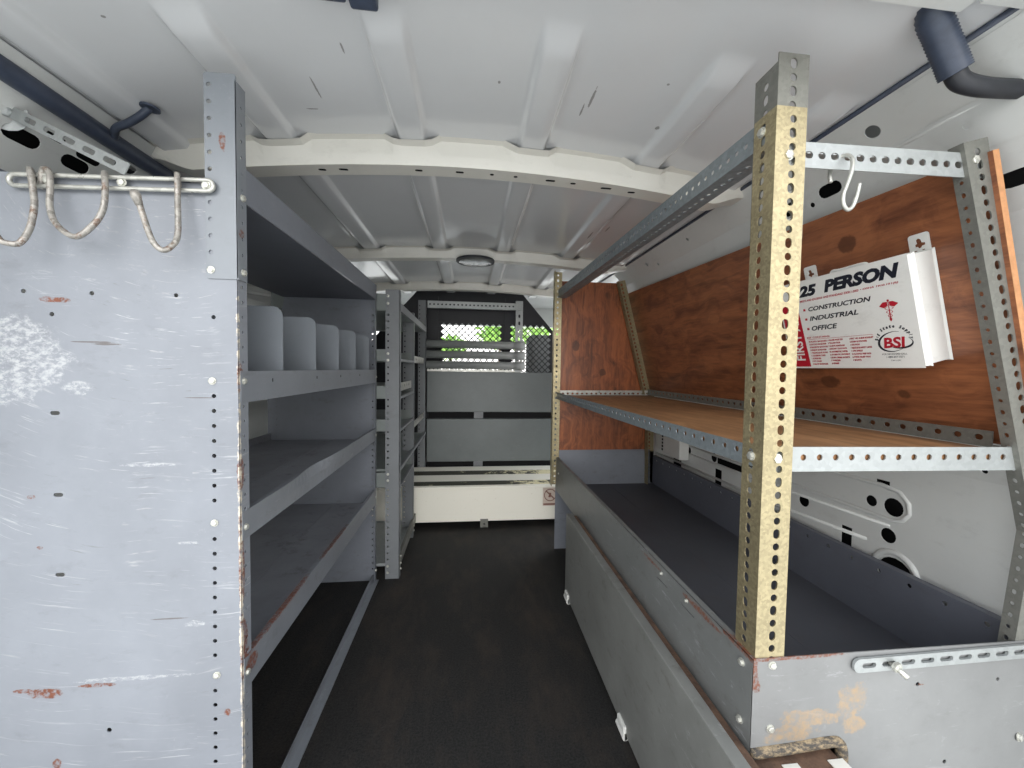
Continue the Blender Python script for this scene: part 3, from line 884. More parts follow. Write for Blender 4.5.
# bin dividers with rounded front corner
for y in (0.860, 1.034, 1.207, 1.378, 1.552):
    mb = MB()
    out = [(-0.70, 0.0), (-0.392, 0.0)] + [(-0.392 - 0.02 + 0.02 * math.cos(a), 0.166 + 0.02 * math.sin(a)) for a in [PI / 2 * k / 5 for k in range(6)]] + [(-0.70, 0.186)]
    mb.plate(out, [], (0, y, 0.8385), (1, 0, 0), (0, 0, 1), 0.0016)
    mb.build('divider', M['bracket'], cb)
# floor rail along the foot
mb = MB()
mb.extrude([(0.0, 0.0), (0.025, 0.0), (0.025, 0.003), (0.004, 0.003), (0.004, 0.026), (0.0, 0.026)], (-0.40, YN + 0.0, 0.0), (-0.40, YF, 0.0), (1, 0, 0), (0, 0, 1))
mb.build('floor_rail', M['cab_lip'], cb)
# tall corner bracket bolted up to the roof
mb = MB()
hz = [1.353 - 0.0268 * k for k in range(11)]
mb.plate(rrect(-0.432, 1.042, XA + 0.0017, 1.372, 0.004), [circ(-0.4245, z, 0.0036, 10) for z in hz], (0, YN - 0.0022, 0), (1, 0, 0), (0, 0, 1), 0.002)
mb.plate(rect(0, 1.042, 0.026, 1.362), [circ(0.013, z, 0.003, 10) for z in hz[1:]], (XA + 0.002, YN - 0.0022, 0), (0, 1, 0), (0, 0, 1), 0.002)
mb.build('corner_bracket', M['bracket'], cb)
for p, a in (((-0.4245, YN - 0.0022, 1.056), (0, -1, 0)), ((XA + 0.002, 0.704, 1.056), (1, 0, 0)), ((XA + 0.002, 0.704, 1.18), (1, 0, 0)),
             ((-0.4265, YN, 0.873), (0, -1, 0)), ((-0.4265, YN, 0.633), (0, -1, 0)), ((-0.4265, YN, 0.368), (0, -1, 0)),
             ((XA, 0.704, 0.873), (1, 0, 0)), ((XA, 0.704, 0.62), (1, 0, 0)), ((XA, 0.704, 0.361), (1, 0, 0)),
             ((XA, YF - 0.012, 0.62), (1, 0, 0)), ((XA, YF - 0.012, 0.86), (1, 0, 0)), ((XA, YF - 0.012, 0.36), (1, 0, 0)), ((XA, YF - 0.012, 0.05), (1, 0, 0))):
    bolt(cb, p, a, 0.0048)

# ---- hook rail across the end panel
hk = thing('hook_rail', 'looped steel wire rail bolted across the top of the scuffed end panel', 'rail', (-0.56, 0.676, 1.18))
mb = MB()
def stadium(x0, x1, zc0, zc1, h, y):
    pts = []
    ang_ = math.atan2(zc1 - zc0, x1 - x0)
    for k in range(9):
        a = -PI / 2 + PI * k / 8
        pts.append((x1 + h * math.cos(a + ang_), y, zc1 + h * math.sin(a + ang_)))
    for k in range(9):
        a = PI / 2 + PI * k / 8
        pts.append((x0 + h * math.cos(a + ang_), y, zc0 + h * math.sin(a + ang_)))
    pts.append(pts[0])
    return pts
mb.tube(stadium(-0.698, -0.424, 1.180, 1.189, 0.0085, 0.6835), 0.0036, 8, cap=False)
mb.build('wire_loop', M['bright'], hk)
for x, z in ((-0.426, 1.189), (-0.549, 1.1855), (-0.653, 1.182)):
    bolt(hk, (x, 0.6835, z), (0, -1, 0), 0.0055)

def smooth_path(pts, n=5):
    out = []
    P = [V3(p) for p in pts]
    for i in range(len(P) - 1):
        p0, p1, p2, p3 = P[max(i - 1, 0)], P[i], P[i + 1], P[min(i + 2, len(P) - 1)]
        for k in range(n):
            t = k / n
            out.append(0.5 * ((2 * p1) + (-p0 + p2) * t + (2 * p0 - 5 * p1 + 4 * p2 - p3) * t * t + (-p0 + 3 * p1 - 3 * p2 + p3) * t ** 3))
    out.append(P[-1])
    return out
hooks = [
    ('cream chipped wire hook at the rail end farthest from the bracket', [(-0.674, 0.6865, 1.176), (-0.674, 0.680, 1.196), (-0.667, 0.674, 1.184), (-0.663, 0.672, 1.162), (-0.658, 0.668, 1.138), (-0.657, 0.66, 1.101), (-0.663, 0.652, 1.076), (-0.672, 0.646, 1.073), (-0.678, 0.642, 1.076), (-0.683, 0.64, 1.087)]),
    ('wide chipped cream U-shaped wire hook in the middle of the rail', [(-0.667, 0.6865, 1.170), (-0.657, 0.681, 1.197), (-0.643, 0.675, 1.190), (-0.639, 0.671, 1.163), (-0.635, 0.666, 1.134), (-0.619, 0.658, 1.107), (-0.588, 0.650, 1.088), (-0.571, 0.658, 1.108), (-0.563, 0.666, 1.135), (-0.563, 0.671, 1.168), (-0.567, 0.675, 1.192), (-0.574, 0.684, 1.199)]),
    ('rusty-tipped wire J hook on the rail nearest the corner bracket', [(-0.469, 0.6865, 1.186), (-0.467, 0.681, 1.202), (-0.463, 0.675, 1.194), (-0.461, 0.672, 1.159), (-0.455, 0.662, 1.102), (-0.458, 0.654, 1.082), (-0.466, 0.646, 1.073), (-0.477, 0.642, 1.086), (-0.484, 0.636, 1.120), (-0.487, 0.632, 1.140), (-0.489, 0.630, 1.147)]),
]
for lb, pts in hooks:
    mb = MB()
    mb.tube(smooth_path(pts), 0.0041, 9)
    if 'rusty' in lb:
        mb.tube([(-0.486, 0.633, 1.133), (-0.4885, 0.630, 1.146), (-0.490, 0.629, 1.153)], 0.006, 10, radii=[0.0046, 0.0066, 0.0050])
    tag(mb.build('wire_hook', M['hook']), lb, 'hook', 'wire hooks on the rail')

# ---- slotted strap bracing the panel top to the side of the van
mb = MB()
p0, p1 = V3((-0.545, 0.684, 1.197)), V3((-0.80, 0.775, 1.324))
strip(mb, p0, p1, (0.35, 0.0, 0.9), 0.020, pitch=0.050, hl=0.030, hw=0.009, alt=1.0, th=0.002, start=0.04)
br = tag(mb.build('strap_brace', M['galv']), 'slotted steel strap running from the hook rail up to the van side', 'brace')
mb = MB()
mb.disc(p1 + V3((-0.005, -0.002, 0.008)), (0.55, -0.8, -0.2), 0.030, 0.003, 18)
mb.disc(p1 + V3((-0.003, -0.004, 0.008)), (0.75, -0.6, -0.2), 0.011, 0.012, 6, 0.003)
WORLD[br.name] = V3(br.location)
mb.build('washer', M['galv'], br)

# ================================================================== RACK BEYOND THE CABINET
rk = thing('open_rack', 'grey slotted-angle open rack standing beyond the left cabinet', 'rack', (-0.55, 2.12, 0.0))
XP = -0.292
def post(x, y, z0, z1, w=0.058, d=0.032, mat='rack'):
    mb = MB()
    zs = []
    z = z0 + 0.03
    while z < z1 - 0.01:
        zs.append(z)
        z += 0.0272
    mb.plate(rect(-w, z0, 0, z1), [circ(-w * 0.82, z, 0.0042, 8) for z in zs], (x, y, 0), (1, 0, 0), (0, 0, 1), 0.002)
    mb.plate(rect(0, z0, d, z1), [circ(d * 0.55, z, 0.003, 8) for z in zs], (x, y, 0), (0, 1, 0), (0, 0, 1), 0.002)
    return mb.build('post', M[mat], rk)
post(XP, 1.652, 0.0, 1.222, 0.058)
post(XP, 2.05, 0.0, 1.185, 0.055)
post(XP, 2.60, 0.0, 1.345, 0.05)
post(-0.76, 1.652, 0.0, 1.10, 0.05)
post(-0.76, 2.60, 0.0, 1.10, 0.05)
def rshelf(y0, y1, z0, z1, lipz, mat='rack_dark', lipmat='rack', bottom=True):
    mb = MB()
    mb.box((-0.80, y0, z0), (XP - 0.005, y1, z0 + 0.002))
    mb.plate(rect(-0.80, z0 - 0.001, XP - 0.012, z1), [], (0, y0 + 0.004, 0), (1, 0, 0), (0, 0, 1), 0.002)
    mb.plate(rect(-0.80, z0 - 0.001, XP - 0.012, z1), [], (0, y1 - 0.004, 0), (1, 0, 0), (0, 0, 1), 0.002)
    p = mb.build('shelf', M[mat], rk)
    mb = MB()
    mb.extrude([(0, 0), (0.003, 0), (0.003, lipz), (-0.009, lipz), (-0.009, lipz - 0.002), (0, lipz - 0.002)], (XP + 0.001, y0, z0), (XP + 0.001, y1, z0), (1, 0, 0), (0, 0, 1))
    mb.build('lip', M[lipmat], p)
    return p
rshelf(1.655, 2.60, 1.135, 1.205, 0.032)
rshelf(1.655, 2.05, 0.926, 0.975, 0.01)
rshelf(1.655, 2.05, 0.769, 0.822, 0.01)
rshelf(1.655, 2.05, 0.631, 0.681, 0.01)
rshelf(1.655, 2.60, 0.462, 0.47, 0.014)
rshelf(1.655, 2.05, 0.392, 0.455, 0.006)
rshelf(1.655, 2.13, 0.055, 0.065, 0.045, 'galv', 'galv_dull')
# cream slotted angles tying the posts front to back
for (y0, y1, z) in ((1.70, 2.03, 0.800), (2.10, 2.56, 0.930), (2.10, 2.56, 0.575)):
    mb = MB()
    strip(mb, (-0.300, y0, z), (-0.300, y1, z), (0, 0, 1), 0.034, pitch=0.05, hl=0.022, hw=0.014)
    strip(mb, (-0.300, y0, z), (-0.300, y1, z), (-1, 0, 0), 0.03, pitch=0.05, hl=0.022, hw=0.012)
    mb.build('tie_angle', M['bright'], rk)
for z in (1.195, 1.165, 0.957, 0.93, 0.45, 0.423, 0.055, 0.027):
    bolt(rk, (XP - 0.048, 1.652, z), (0, -1, 0), 0.0045)
for z in (0.06, 0.035, 0.09):
    bolt(rk, (XP + 0.0022, 2.062, z), (1, 0, 0), 0.0045)
    bolt(rk, (XP + 0.0022, 1.668, z), (1, 0, 0), 0.0045)

# ================================================================== CHEST AND DRAWERS AT THE FAR END
ch = thing('storage_chest', 'cream-painted low chest with worn dark grip strips on its lid at the far end', 'chest', (0.06, 2.37, 0.0))
mb = MB()
mb.rbox((-0.62, 2.155, 0.036), (0.72, 2.60, 0.222), 0.004)
mb.build('body', M['chest'], ch)
mb = MB()
mb.rbox((-0.625, 2.148, 0.2225), (0.725, 2.60, 0.237), 0.003)
mb.build('lid', M['chest'], ch)
for y0, y1 in ((2.178, 2.255), (2.395, 2.485)):
    mb = MB()
    mb.box((-0.60, y0, 0.2365), (0.70, y1, 0.2382))
    lab(mb.build('grip_strip', M['grip'], ch), 'worn dark grip strip')
for x in (-0.50, 0.088, 0.62):
    mb = MB()
    mb.plate(rect(-0.022, 0.0, 0.022, 0.05), [circ(0, 0.022, 0.005)], (x, 2.150, 0), (1, 0, 0), (0, 0, 1), 0.003)
    mb.box((x - 0.022, 2.15, 0.0), (x + 0.022, 2.20, 0.004))
    mb.build('foot', M['galv_dull'], ch)
    mb = MB()
    mb.box((x - 0.03, 2.52, 0.0), (x + 0.03, 2.58, 0.036))
    mb.build('foot', M['galv_dull'], ch)
# sticker: ring with a slash, small marks, partly hidden by the right unit
mb = MB()
O = (0.423, 2.1535, 0.117)
flat(mb, rect(0, 0, 0.085, 0.105), O, (1, 0, 0), (0, 0, 1), 0.0006)
sk = lab(mb.build('sticker', M['sticker'], ch), 'faded sticker with a slashed ring')
mb = MB()
for i in range(24):
    a, b = 2 * PI * i / 24, 2 * PI * (i + 1) / 24
    cx, cz, r0, r1 = 0.043, 0.062, 0.036, 0.031
    flat(mb, [(cx + r0 * math.cos(a), cz + r0 * math.sin(a)), (cx + r0 * math.cos(b), cz + r0 * math.sin(b)), (cx + r1 * math.cos(b), cz + r1 * math.sin(b)), (cx + r1 * math.cos(a), cz + r1 * math.sin(a))], O, (1, 0, 0), (0, 0, 1), 0.0012)
flat(mb, [(0.018, 0.082), (0.023, 0.087), (0.070, 0.042), (0.065, 0.037)], O, (1, 0, 0), (0, 0, 1), 0.0012)
flat(mb, [(0.032, 0.050), (0.046, 0.048), (0.050, 0.070), (0.040, 0.078)], O, (1, 0, 0), (0, 0, 1), 0.0010)
flat(mb, rect(0.004, 0.004, 0.081, 0.014), O, (1, 0, 0), (0, 0, 1), 0.0010)
mb.build('print', M['sticker_red'], sk)

dw = thing('drawer_cabinet', 'grey steel cabinet with two wide drawer fronts behind the cream chest', 'cabinet', (0.1, 2.66, 0.0))
mb = MB()
mb.box((-0.275, 2.64, 0.0), (0.70, 2.735, 0.87))
mb.build('body', M['hole'], dw)
for z0, z1 in ((0.606, 0.878), (0.270, 0.560)):
    mb = MB()
    mb.rbox((-0.284, 2.605, z0), (0.69, 2.645, z1), 0.003)
    d = mb.build('drawer', M['drawer'], dw)
    mb = MB()
    mb.plate(rect(0.03, z0 - 0.044, 0.092, z0 + 0.001), [rect(0.042, z0 - 0.036, 0.080, z0 - 0.006)], (0, 2.612, 0), (1, 0, 0), (0, 0, 1), 0.003)
    mb.box((0.042, 2.618, z0 - 0.036), (0.080, 2.622, z0 - 0.004))
    mb.disc((0.062, 2.6175, z0 - 0.026), (0, -1, 0), 0.006, 0.004, 10)
    mb.build('latch', M['rack'], d)

# ---- pipe carrier and three grey pipes on the drawer cabinet
pc = thing('pipe_carrier', 'slotted-angle frame standing on the grey drawer cabinet', 'frame', (0.03, 2.62, 0.878))
mb = angle((-0.284, 2.615, 1.302), (0.345, 2.615, 1.302), (0, 0, 1), 0.044, (0, 1, 0), 0.03, pitch=0.0265, hl=0.013, hw=0.011, alt=1.0)
mb.build('top_rail', M['galv'], pc)
mb = angle((-0.284, 2.615, 0.8795), (0.345, 2.615, 0.8795), (0, 0, 1), 0.032, (0, 1, 0), 0.03, pitch=0.0265, hl=0.011, hw=0.009, alt=1.0)
mb.build('bottom_rail', M['bright'], pc)
mb = angle((0.306, 2.612, 0.8795), (0.306, 2.612, 1.362), (1, 0, 0), 0.048, (0, 1, 0), 0.03, pitch=0.05, hl=0.03, hw=0.014, alt=0.8)
mb.build('upright', M['galv'], pc)
for z in (1.055, 0.987, 0.922):
    mb = MB()
    c = [(0.338, 2.575 + 0.03 * math.sin(a), z + 0.026 * math.cos(a)) for a in [PI * k / 8 for k in range(-1, 10)]]
    mb.tube(c, 0.004, 6)
    mb.disc((0.345, 2.603, z - 0.025), (0, -1, 0), 0.008, 0.010, 8)
    mb.build('clamp', M['bright'], pc)
for z, lb in ((1.058, 'topmost grey pipe lying across the far frame'), (0.990, 'middle grey pipe lying across the far frame'), (0.922, 'lowest grey pipe lying across the far frame')):
    mb = MB()
    mb.tube([(-0.284, 2.583, z), (0.28, 2.583, z), (0.30, 2.583, z), (0.302, 2.583, z), (0.365, 2.583, z)], 0.0255, 18, radii=[0.0255, 0.0255, 0.0255, 0.0285, 0.0285])
    tag(mb.build('conduit_pipe', M['pipe']), lb, 'pipe', 'grey pipes across the far frame')

# ================================================================== RIGHT SHELVING UNIT
XR, YR0, YR1 = 0.430, 0.523, 1.868
ru = thing('shelving_unit', 'slotted-angle shelving unit with wooden back and grey steel tray at the right', 'shelving', (0.68, 1.19, 0.0))
# tray: front, near end, far end, floor, back
tr = MB()
tr.plate(rect(YR0, 0.304, YR1, 0.466), [circ(y, 0.452, 0.0022, 8) for y in [0.62 + 0.075 * k for k in range(15)]] + [slot(y, 0.430, 0.05, 0.003) for y in (0.70, 0.80)], (XR, 0, 0), (0, 1, 0), (0, 0, 1), -0.0018)
tr.extrude([(0, 0), (0.012, 0), (0.012, -0.0018), (0, -0.0018)], (XR, YR0 + 0.0002, 0.4662), (XR, YR1, 0.4662), (1, 0, 0), (0, 0, 1))
tr.build('tray_front', M['tray'], ru)
tr = MB()
out = [(0.4303, 0.318), (0.585, 0.322), (0.585, 0.0), (0.965, 0.0), (0.965, 0.463), (0.4303, 0.466)]
tr.plate(out, [circ(0.718, 0.405, 0.0035), circ(0.776, 0.270, 0.0035), circ(0.868, 0.402, 0.003)], (0, YR0, 0), (1, 0, 0), (0, 0, 1), 0.0018)
tr.build('tray_end', M['tray_end'], ru)
tr = MB()
tr.plate([(0.43, 0.0), (0.94, 0.0), (0.94, 0.50), (0.43, 0.50)], [], (0, YR1, 0), (1, 0, 0), (0, 0, 1), 0.002)
tr.build('tray_end', M['cab'], ru)
tr = MB()
tr.box((0.432, YR0 + 0.002, 0.326), (0.935, YR1 - 0.002, 0.3285))
tr.box((0.70, YR0 + 0.004, 0.3285), (0.7012, YR1 - 0.004, 0.329))
tr.build('tray_floor', M['tray_floor'], ru)
tr = MB()
tr.plate(rect(YR0 + 0.002, 0.3285, YR1 - 0.002, 0.470), [circ(y, 0.452, 0.0045, 10) for y in [0.58 + 0.062 * k for k in range(21)]], (0.934, 0, 0), (0, 1, 0), (0, 0, 1), 0.0018)
tr.extrude([(0, 0), (0.016, 0), (0.016, -0.0018), (0, -0.0018)], (0.934, YR0 + 0.002, 0.470), (0.934, YR1 - 0.002, 0.470), (1, 0, 0), (0, 0, 1))
tr.build('tray_back', M['tray_back'], ru)
# edge guard: split hose along the cut-out under the end panel
mb = MB()
pts = smooth_path([(0.432, 0.5235, 0.318), (0.50, 0.5235, 0.321), (0.565, 0.5235, 0.325), (0.582, 0.5235, 0.320), (0.588, 0.5235, 0.304), (0.588, 0.5235, 0.25)], 5)
mb.tube(pts, 0.0085, 10)
lab(mb.build('edge_guard', M['rubber'], ru), 'dirty split hose edge guard')
# uprights
GX = XR + 0.005
mb = MB()
strip(mb, (GX, YR0 + 0.0035, 0.330), (GX, YR0 + 0.0035, 1.285), (1, 0, 0), 0.048, off=0.56, hl=0.0150, hw=0.0105)
strip(mb, (GX, YR0 + 0.0035, 0.330), (GX, YR0 + 0.0035, 1.285), (0, 1, 0), 0.042, off=0.56, hl=0.0150, hw=0.0105)
lab(mb.build('post', M['gold'], ru), 'gold-coloured slotted corner post')
mb = MB()
strip(mb, (GX + 0.003, YR0 + 0.0065, 1.10), (GX + 0.003, YR0 + 0.0065, 1.362), (1, 0, 0), 0.048, off=0.50, hl=0.0150, hw=0.0105)
strip(mb, (GX + 0.003, YR0 + 0.0065, 1.10), (GX + 0.003, YR0 + 0.0065, 1.350), (0, 1, 0), 0.044, off=0.50, hl=0.0150, hw=0.0105)
mb.build('post_extension', M['galv_dull'], ru)
mb = MB()
strip(mb, (0.403, YR1 - 0.006, 0.330), (0.403, YR1 - 0.006, 1.375), (1, 0, 0), 0.040, pitch=0.026, hl=0.013, hw=0.010)
strip(mb, (0.403, YR1 - 0.006, 0.330), (0.403, YR1 - 0.006, 1.375), (0, -1, 0), 0.034, pitch=0.026, hl=0.013, hw=0.010)
mb.build('post', M['gold'], ru)
# leaning rear uprights and the short lower ones
def lean(y, xa, za, xb, zb, mat, flip):
    mb = MB()
    strip(mb, (xb, y, zb), (xa, y, za), (1, 0, 0), 0.044, off=0.5, hl=0.0145, hw=0.0105)
    strip(mb, (xb, y, zb), (xa, y, za), (0, 1 if flip else -1, 0), 0.018 if flip else 0.034, off=0.5, hl=0.008 if flip else 0.013, hw=0.006 if flip else 0.0085)
    return mb.build('rear_post', M[mat], ru)
lean(YR0 + 0.004, 0.747, 1.256, 0.922, 0.640, 'galv_dull', True)
lean(YR0 + 0.004, 0.923, 0.648, 0.884, 0.332, 'galv_dull', True)
lean(YR1 - 0.008, 0.718, 1.338, 0.868, 0.775, 'gold_dark', False)
lean(YR1 - 0.008, 0.886, 0.775, 0.892, 0.330, 'gold_dark', False)
# beams and angles
angle((GX + 0.0055, YR0 + 0.014, 1.243), (XR - 0.002, YR1, 1.252), (0, 0, 1), 0.040, (1, 0, 0), 0.040, pitch=0.021, hl=0.010, hw=0.008, alt=1.0).build('top_beam', M['galv_beam'], ru)
angle((GX + 0.004, YR0 + 0.0095, 1.240), (0.795, YR0 + 0.0095, 1.245), (0, 0, -1), 0.037, (0, 1, 0), 0.034, pitch=0.0212, hl=0.0135, hw=0.0105, alt=0.9).build('top_cross_angle', M['galv'], ru)
angle((GX + 0.003, YR0 + 0.012, 0.755), (XR - 0.002, YR1, 0.757), (0, 0, 1), 0.032, (1, 0, 0), 0.034, pitch=0.030, hl=0.010, hw=0.009, alt=1.0, off=0.62).build('shelf_angle', M['galv_beam'], ru)
angle((GX + 0.002, YR0 + 0.0095, 0.752), (0.895, YR0 + 0.0095, 0.748), (0, 0, 1), 0.036, (0, 1, 0), 0.034, pitch=0.0275, hl=0.010, hw=0.010, alt=1.0, off=0.55).build('shelf_angle', M['galv'], ru)
angle((0.894, YR0 + 0.04, 0.777), (0.892, YR1 - 0.02, 0.780), (0, 0, 1), 0.028, (1, 0, 0), 0.02, pitch=0.030, hl=0.012, hw=0.010, alt=1.0, off=0.55).build('shelf_angle', M['galv_dull'], ru)
angle((XR + 0.01, YR1 - 0.022, 0.777), (0.90, YR1 - 0.022, 0.780), (0, 0, 1), 0.022, (0, -1, 0), 0.02, pitch=0.024, hl=0.012, hw=0.010, alt=1.0, off=0.30).build('shelf_angle', M['bright'], ru)
mb = MB()
mb.rbox((XR + 0.012, YR0 + 0.014, 0.762), (0.893, YR1 - 0.012, 0.776), 0.001)
lab(mb.build('shelf_board', M['woodshelf'], ru), 'tan plywood shelf board')
# wooden back: leaning plane X + 0.26 (z - 1.245) = 0.79
mb = MB()
up = V3((-0.2516, 0.0, 0.968))
base = V3((0.79 + 0.26 * (1.245 - 0.782), 0.0, 0.782))
mb.plate([(YR0 - 0.004, 0.0), (YR1 + 0.02, 0.0), (YR1 + 0.02, 0.520), (YR0 - 0.004, 0.478)], [], base, (0, 1, 0), up, -0.011)
lab(mb.build('back_board', M['woodback'], ru), 'red-brown varnished plywood back')
mb = MB()
mb.plate([(YR0 - 0.0046, 0.0), (YR0 - 0.004, 0.0), (YR0 - 0.004, 0.478), (YR0 - 0.0046, 0.478)], [], base, (0, 1, 0), up, -0.011)
mb.build('board_edge', M['woodedge'], ru)
mb = MB()
mb.plate([(XR + 0.006, 0.47), (0.935, 0.47), (0.93, 0.76), (0.77, 1.335), (XR + 0.006, 1.335)], [], (0, YR1 + 0.002, 0), (1, 0, 0), (0, 0, 1), 0.010)
lab(mb.build('end_board', M['woodend'], ru), 'red-brown varnished plywood end')
mb = MB()
mb.plate(rect(0.445, 0.3285, 0.934, 0.492), [], (0, YR1 - 0.010, 0), (1, 0, 0), (0, 0, 1), 0.002)
mb.build('tray_end', M['cab'], ru)
for p, a, r in (((GX + 0.022, YR0 + 0.0035, 1.217), (0, -1, 0), 0.0065), ((GX, 0.552, 1.262), (-1, 0, 0), 0.006), ((GX + 0.024, YR0 + 0.0035, 0.771), (0, -1, 0), 0.0065), ((GX, 0.548, 0.771), (-1, 0, 0), 0.006),
                ((0.770, YR0 + 0.004, 1.232), (0, -1, 0), 0.0065), ((0.462, YR0, 0.455), (0, -1, 0), 0.005), ((0.463, YR0, 0.355), (0, -1, 0), 0.005), ((XR, 0.545, 0.445), (-1, 0, 0), 0.005), ((XR, 0.545, 0.352), (-1, 0, 0), 0.005),
                ((XR, 0.70, 0.448), (-1, 0, 0), 0.003), ((XR, 0.80, 0.449), (-1, 0, 0), 0.003), ((XR, 1.80, 0.40), (-1, 0, 0), 0.004), ((0.915, YR0, 0.300), (0.3, -1, 0.1), 0.006)):
    bolt(ru, p, a, r)
# slotted strap hanging on the tray end
mb = MB()
U = V3((0.40, 0.0, 0.004)).normalized()
sh = [slot(0.026 + 0.0345 * k, 0.0, 0.024, 0.008) for k in range(11)]
mb.plate(rrect(0.0, -0.011, 0.42, 0.011, 0.010, 4), sh, (0.596, YR0 - 0.006, 0.447), U, (0, 0, 1), 0.004)
tag(mb.build('slotted_strap', M['galv']), 'slotted galvanised strap bolted across the grey tray end', 'strap')
sp_ = bpy.data.objects['slotted_strap']
WORLD[sp_.name] = V3(sp_.location)
mb = MB()
mb.tube([(0.662, YR0 - 0.002, 0.447), (0.663, YR0 - 0.016, 0.444), (0.665, YR0 - 0.026, 0.440)], 0.004, 8)
mb.disc((0.662, YR0 - 0.010, 0.447), (0.1, -1, -0.1), 0.008, 0.005, 6)
mb.build('stud', M['bolt'], sp_)

# ---- S hook on the top cross angle
mb = MB()
pts = [(0.541, 0.540, 1.190), (0.542, 0.543, 1.208), (0.546, 0.536, 1.222), (0.551, 0.527, 1.224), (0.552, 0.518, 1.214), (0.548, 0.514, 1.196), (0.540, 0.512, 1.176), (0.533, 0.511, 1.158), (0.533, 0.510, 1.144), (0.540, 0.510, 1.137), (0.548, 0.510, 1.143), (0.554, 0.510, 1.160), (0.557, 0.510, 1.175)]
mb.tube(smooth_path(pts), 0.0028, 8)
tag(mb.build('s_hook', M['bright']), 'bright steel S-hook hanging from the top cross angle beside the gold post', 'hook')

# ---- first aid kit on the wooden back
kit = thing('first_aid_kit', 'white metal first aid kit box hung on the red-brown wooden back', 'first aid kit', (0.84, 0.75, 0.915))
KU, KV = V3((0, -1, 0)), up
KN = KU.cross(KV)                                   # towards the aisle
KO = V3((0.79 - 0.06 * 1.033 + 0.26 * (1.245 - 0.915), 0.895, 0.915)) - KN * 0.06   # u runs toward the rear doors, v up the board
def kbox(mb, u0, v0, n0, u1, v1, n1, r=0.003):
    bm = bmesh.new()
    bmesh.ops.create_cube(bm, size=1.0)
    for v in bm.verts:
        a = (u0 + u1) / 2 + v.co.x * (u1 - u0)
        b = (v0 + v1) / 2 + v.co.y * (v1 - v0)
        c = (n0 + n1) / 2 + v.co.z * (n1 - n0)
        v.co = KO + KU * a + KV * b + KN * c
    bmesh.ops.bevel(bm, geom=bm.edges[:], offset=r, segments=2, affect='EDGES')
    mb.addbm(bm)
mb = MB(); kbox(mb, 0.0015, 0.0015, 0.0008, 0.2835, 0.2015, 0.043); kc = mb.build('case', M['kit'], kit)
mb = MB(); kbox(mb, 0.0, 0.0, 0.0445, 0.285, 0.203, 0.060, 0.0025); lid = mb.build('lid', M['kit'], kit)
mb = MB()
for u0 in (0.026, 0.252):
    s0 = 0.2005
    keyhole = [(u0 + 0.0135 + a, s0 + b) for a, b in ((-0.007, 0.012), (-0.004, 0.012), (-0.002, 0.009), (0.002, 0.009), (0.004, 0.012), (0.009, 0.013), (0.009, 0.017), (0.004, 0.018), (0.003, 0.024), (-0.001, 0.027), (-0.005, 0.024), (-0.004, 0.018), (-0.007, 0.016))]
    mb2 = MB()
    mb2.plate(rrect(u0 - 0.003, s0 - 0.01, u0 + 0.030, s0 + 0.035, 0.005), [keyhole, rect(u0 + 0.004, s0 + 0.004, u0 + 0.009, s0 + 0.0055), rect(u0 + 0.016, s0 + 0.004, u0 + 0.021, s0 + 0.0055)], KO + KN * 0.0025, KU, KV, 0.0015)
    mb2.build('hanger_tab', M['kit'], kit)
mb = MB()
hp = [KO + KU * a + KV * b + KN * 0.040 for a, b in ((0.125, 0.200), (0.130, 0.209), (0.145, 0.2075), (0.185, 0.2080), (0.200, 0.2065), (0.205, 0.200))]
mb.tube(smooth_path(hp, 3), 0.0032, 8)
mb.build('handle', M['kit'], kit)
LO = KO + KN * 0.060
def print_obj(name, items, matname, lift=0.0004):
    mb = MB()
    for it in items:
        vs, fs = it
        mb.add(vs, fs)
    return mb.build(name, M[matname], lid)
def T(body, y_left, y_right, s0, s1, shear=0.25, bold=0.02, spacing=1.0):
    return text_mb(body, 0.895 - y_left, s0, y_left - y_right, s1 - s0, LO, KU, KV, shear, bold, 0.0004, spacing=spacing)
for it in [T('25', 0.838, 0.789, 0.1672, 0.1925, 0.28, 0.06), T('PERSON', 0.7735, 0.6215, 0.1675, 0.1945, 0.28, 0.06),
                        T('CONSTRUCTION', 0.820, 0.679, 0.1325, 0.1425, 0.28, 0.03), T('INDUSTRIAL', 0.8215, 0.708, 0.1100, 0.1205, 0.28, 0.03), T('OFFICE', 0.8205, 0.757, 0.0868, 0.0978, 0.28, 0.03),
                        T('FOR REORDERS CALL', 0.6767, 0.633, 0.0236, 0.0268, 0.0, 0.0), T('1-888-807-3571', 0.6694, 0.6387, 0.0176, 0.0212, 0.0, 0.0), T('FORM 4-2005', 0.6626, 0.6455, 0.0114, 0.0138, 0.0, 0.0)]:
    print_obj('lettering', [it], 'kit_black')
mb = MB()
red = [T('MEETS AND EXCEEDS: ANSI STANDARD Z308.1-2003', 0.8385, 0.700, 0.1560, 0.1605, 0.25, 0.03), T('\u2022 OSHA 1910.151(b)', 0.697, 0.6275, 0.1562, 0.1606, 0.25, 0.03),
       T('KIT CONTAINS:', 0.8376, 0.779, 0.0690, 0.0730, 0.1, 0.03)]
for vs, fs in red:
    mb.add(vs, fs)
def kf(pts, lift=0.0004):
    flat(mb, [(0.895 - y, s) for y, s in pts], LO, KU, KV, lift)
def krect(y0, s0, y1, s1):
    kf([(y0, s0), (y1, s0), (y1, s1), (y0, s1)])
for y, s in ((0.8305, 0.1372), (0.8298, 0.1150), (0.8292, 0.0920)):
    krect(y + 0.003, s - 0.0026, y - 0.003, s + 0.0026)
krect(0.8377, 0.0664, 0.6878, 0.0670)
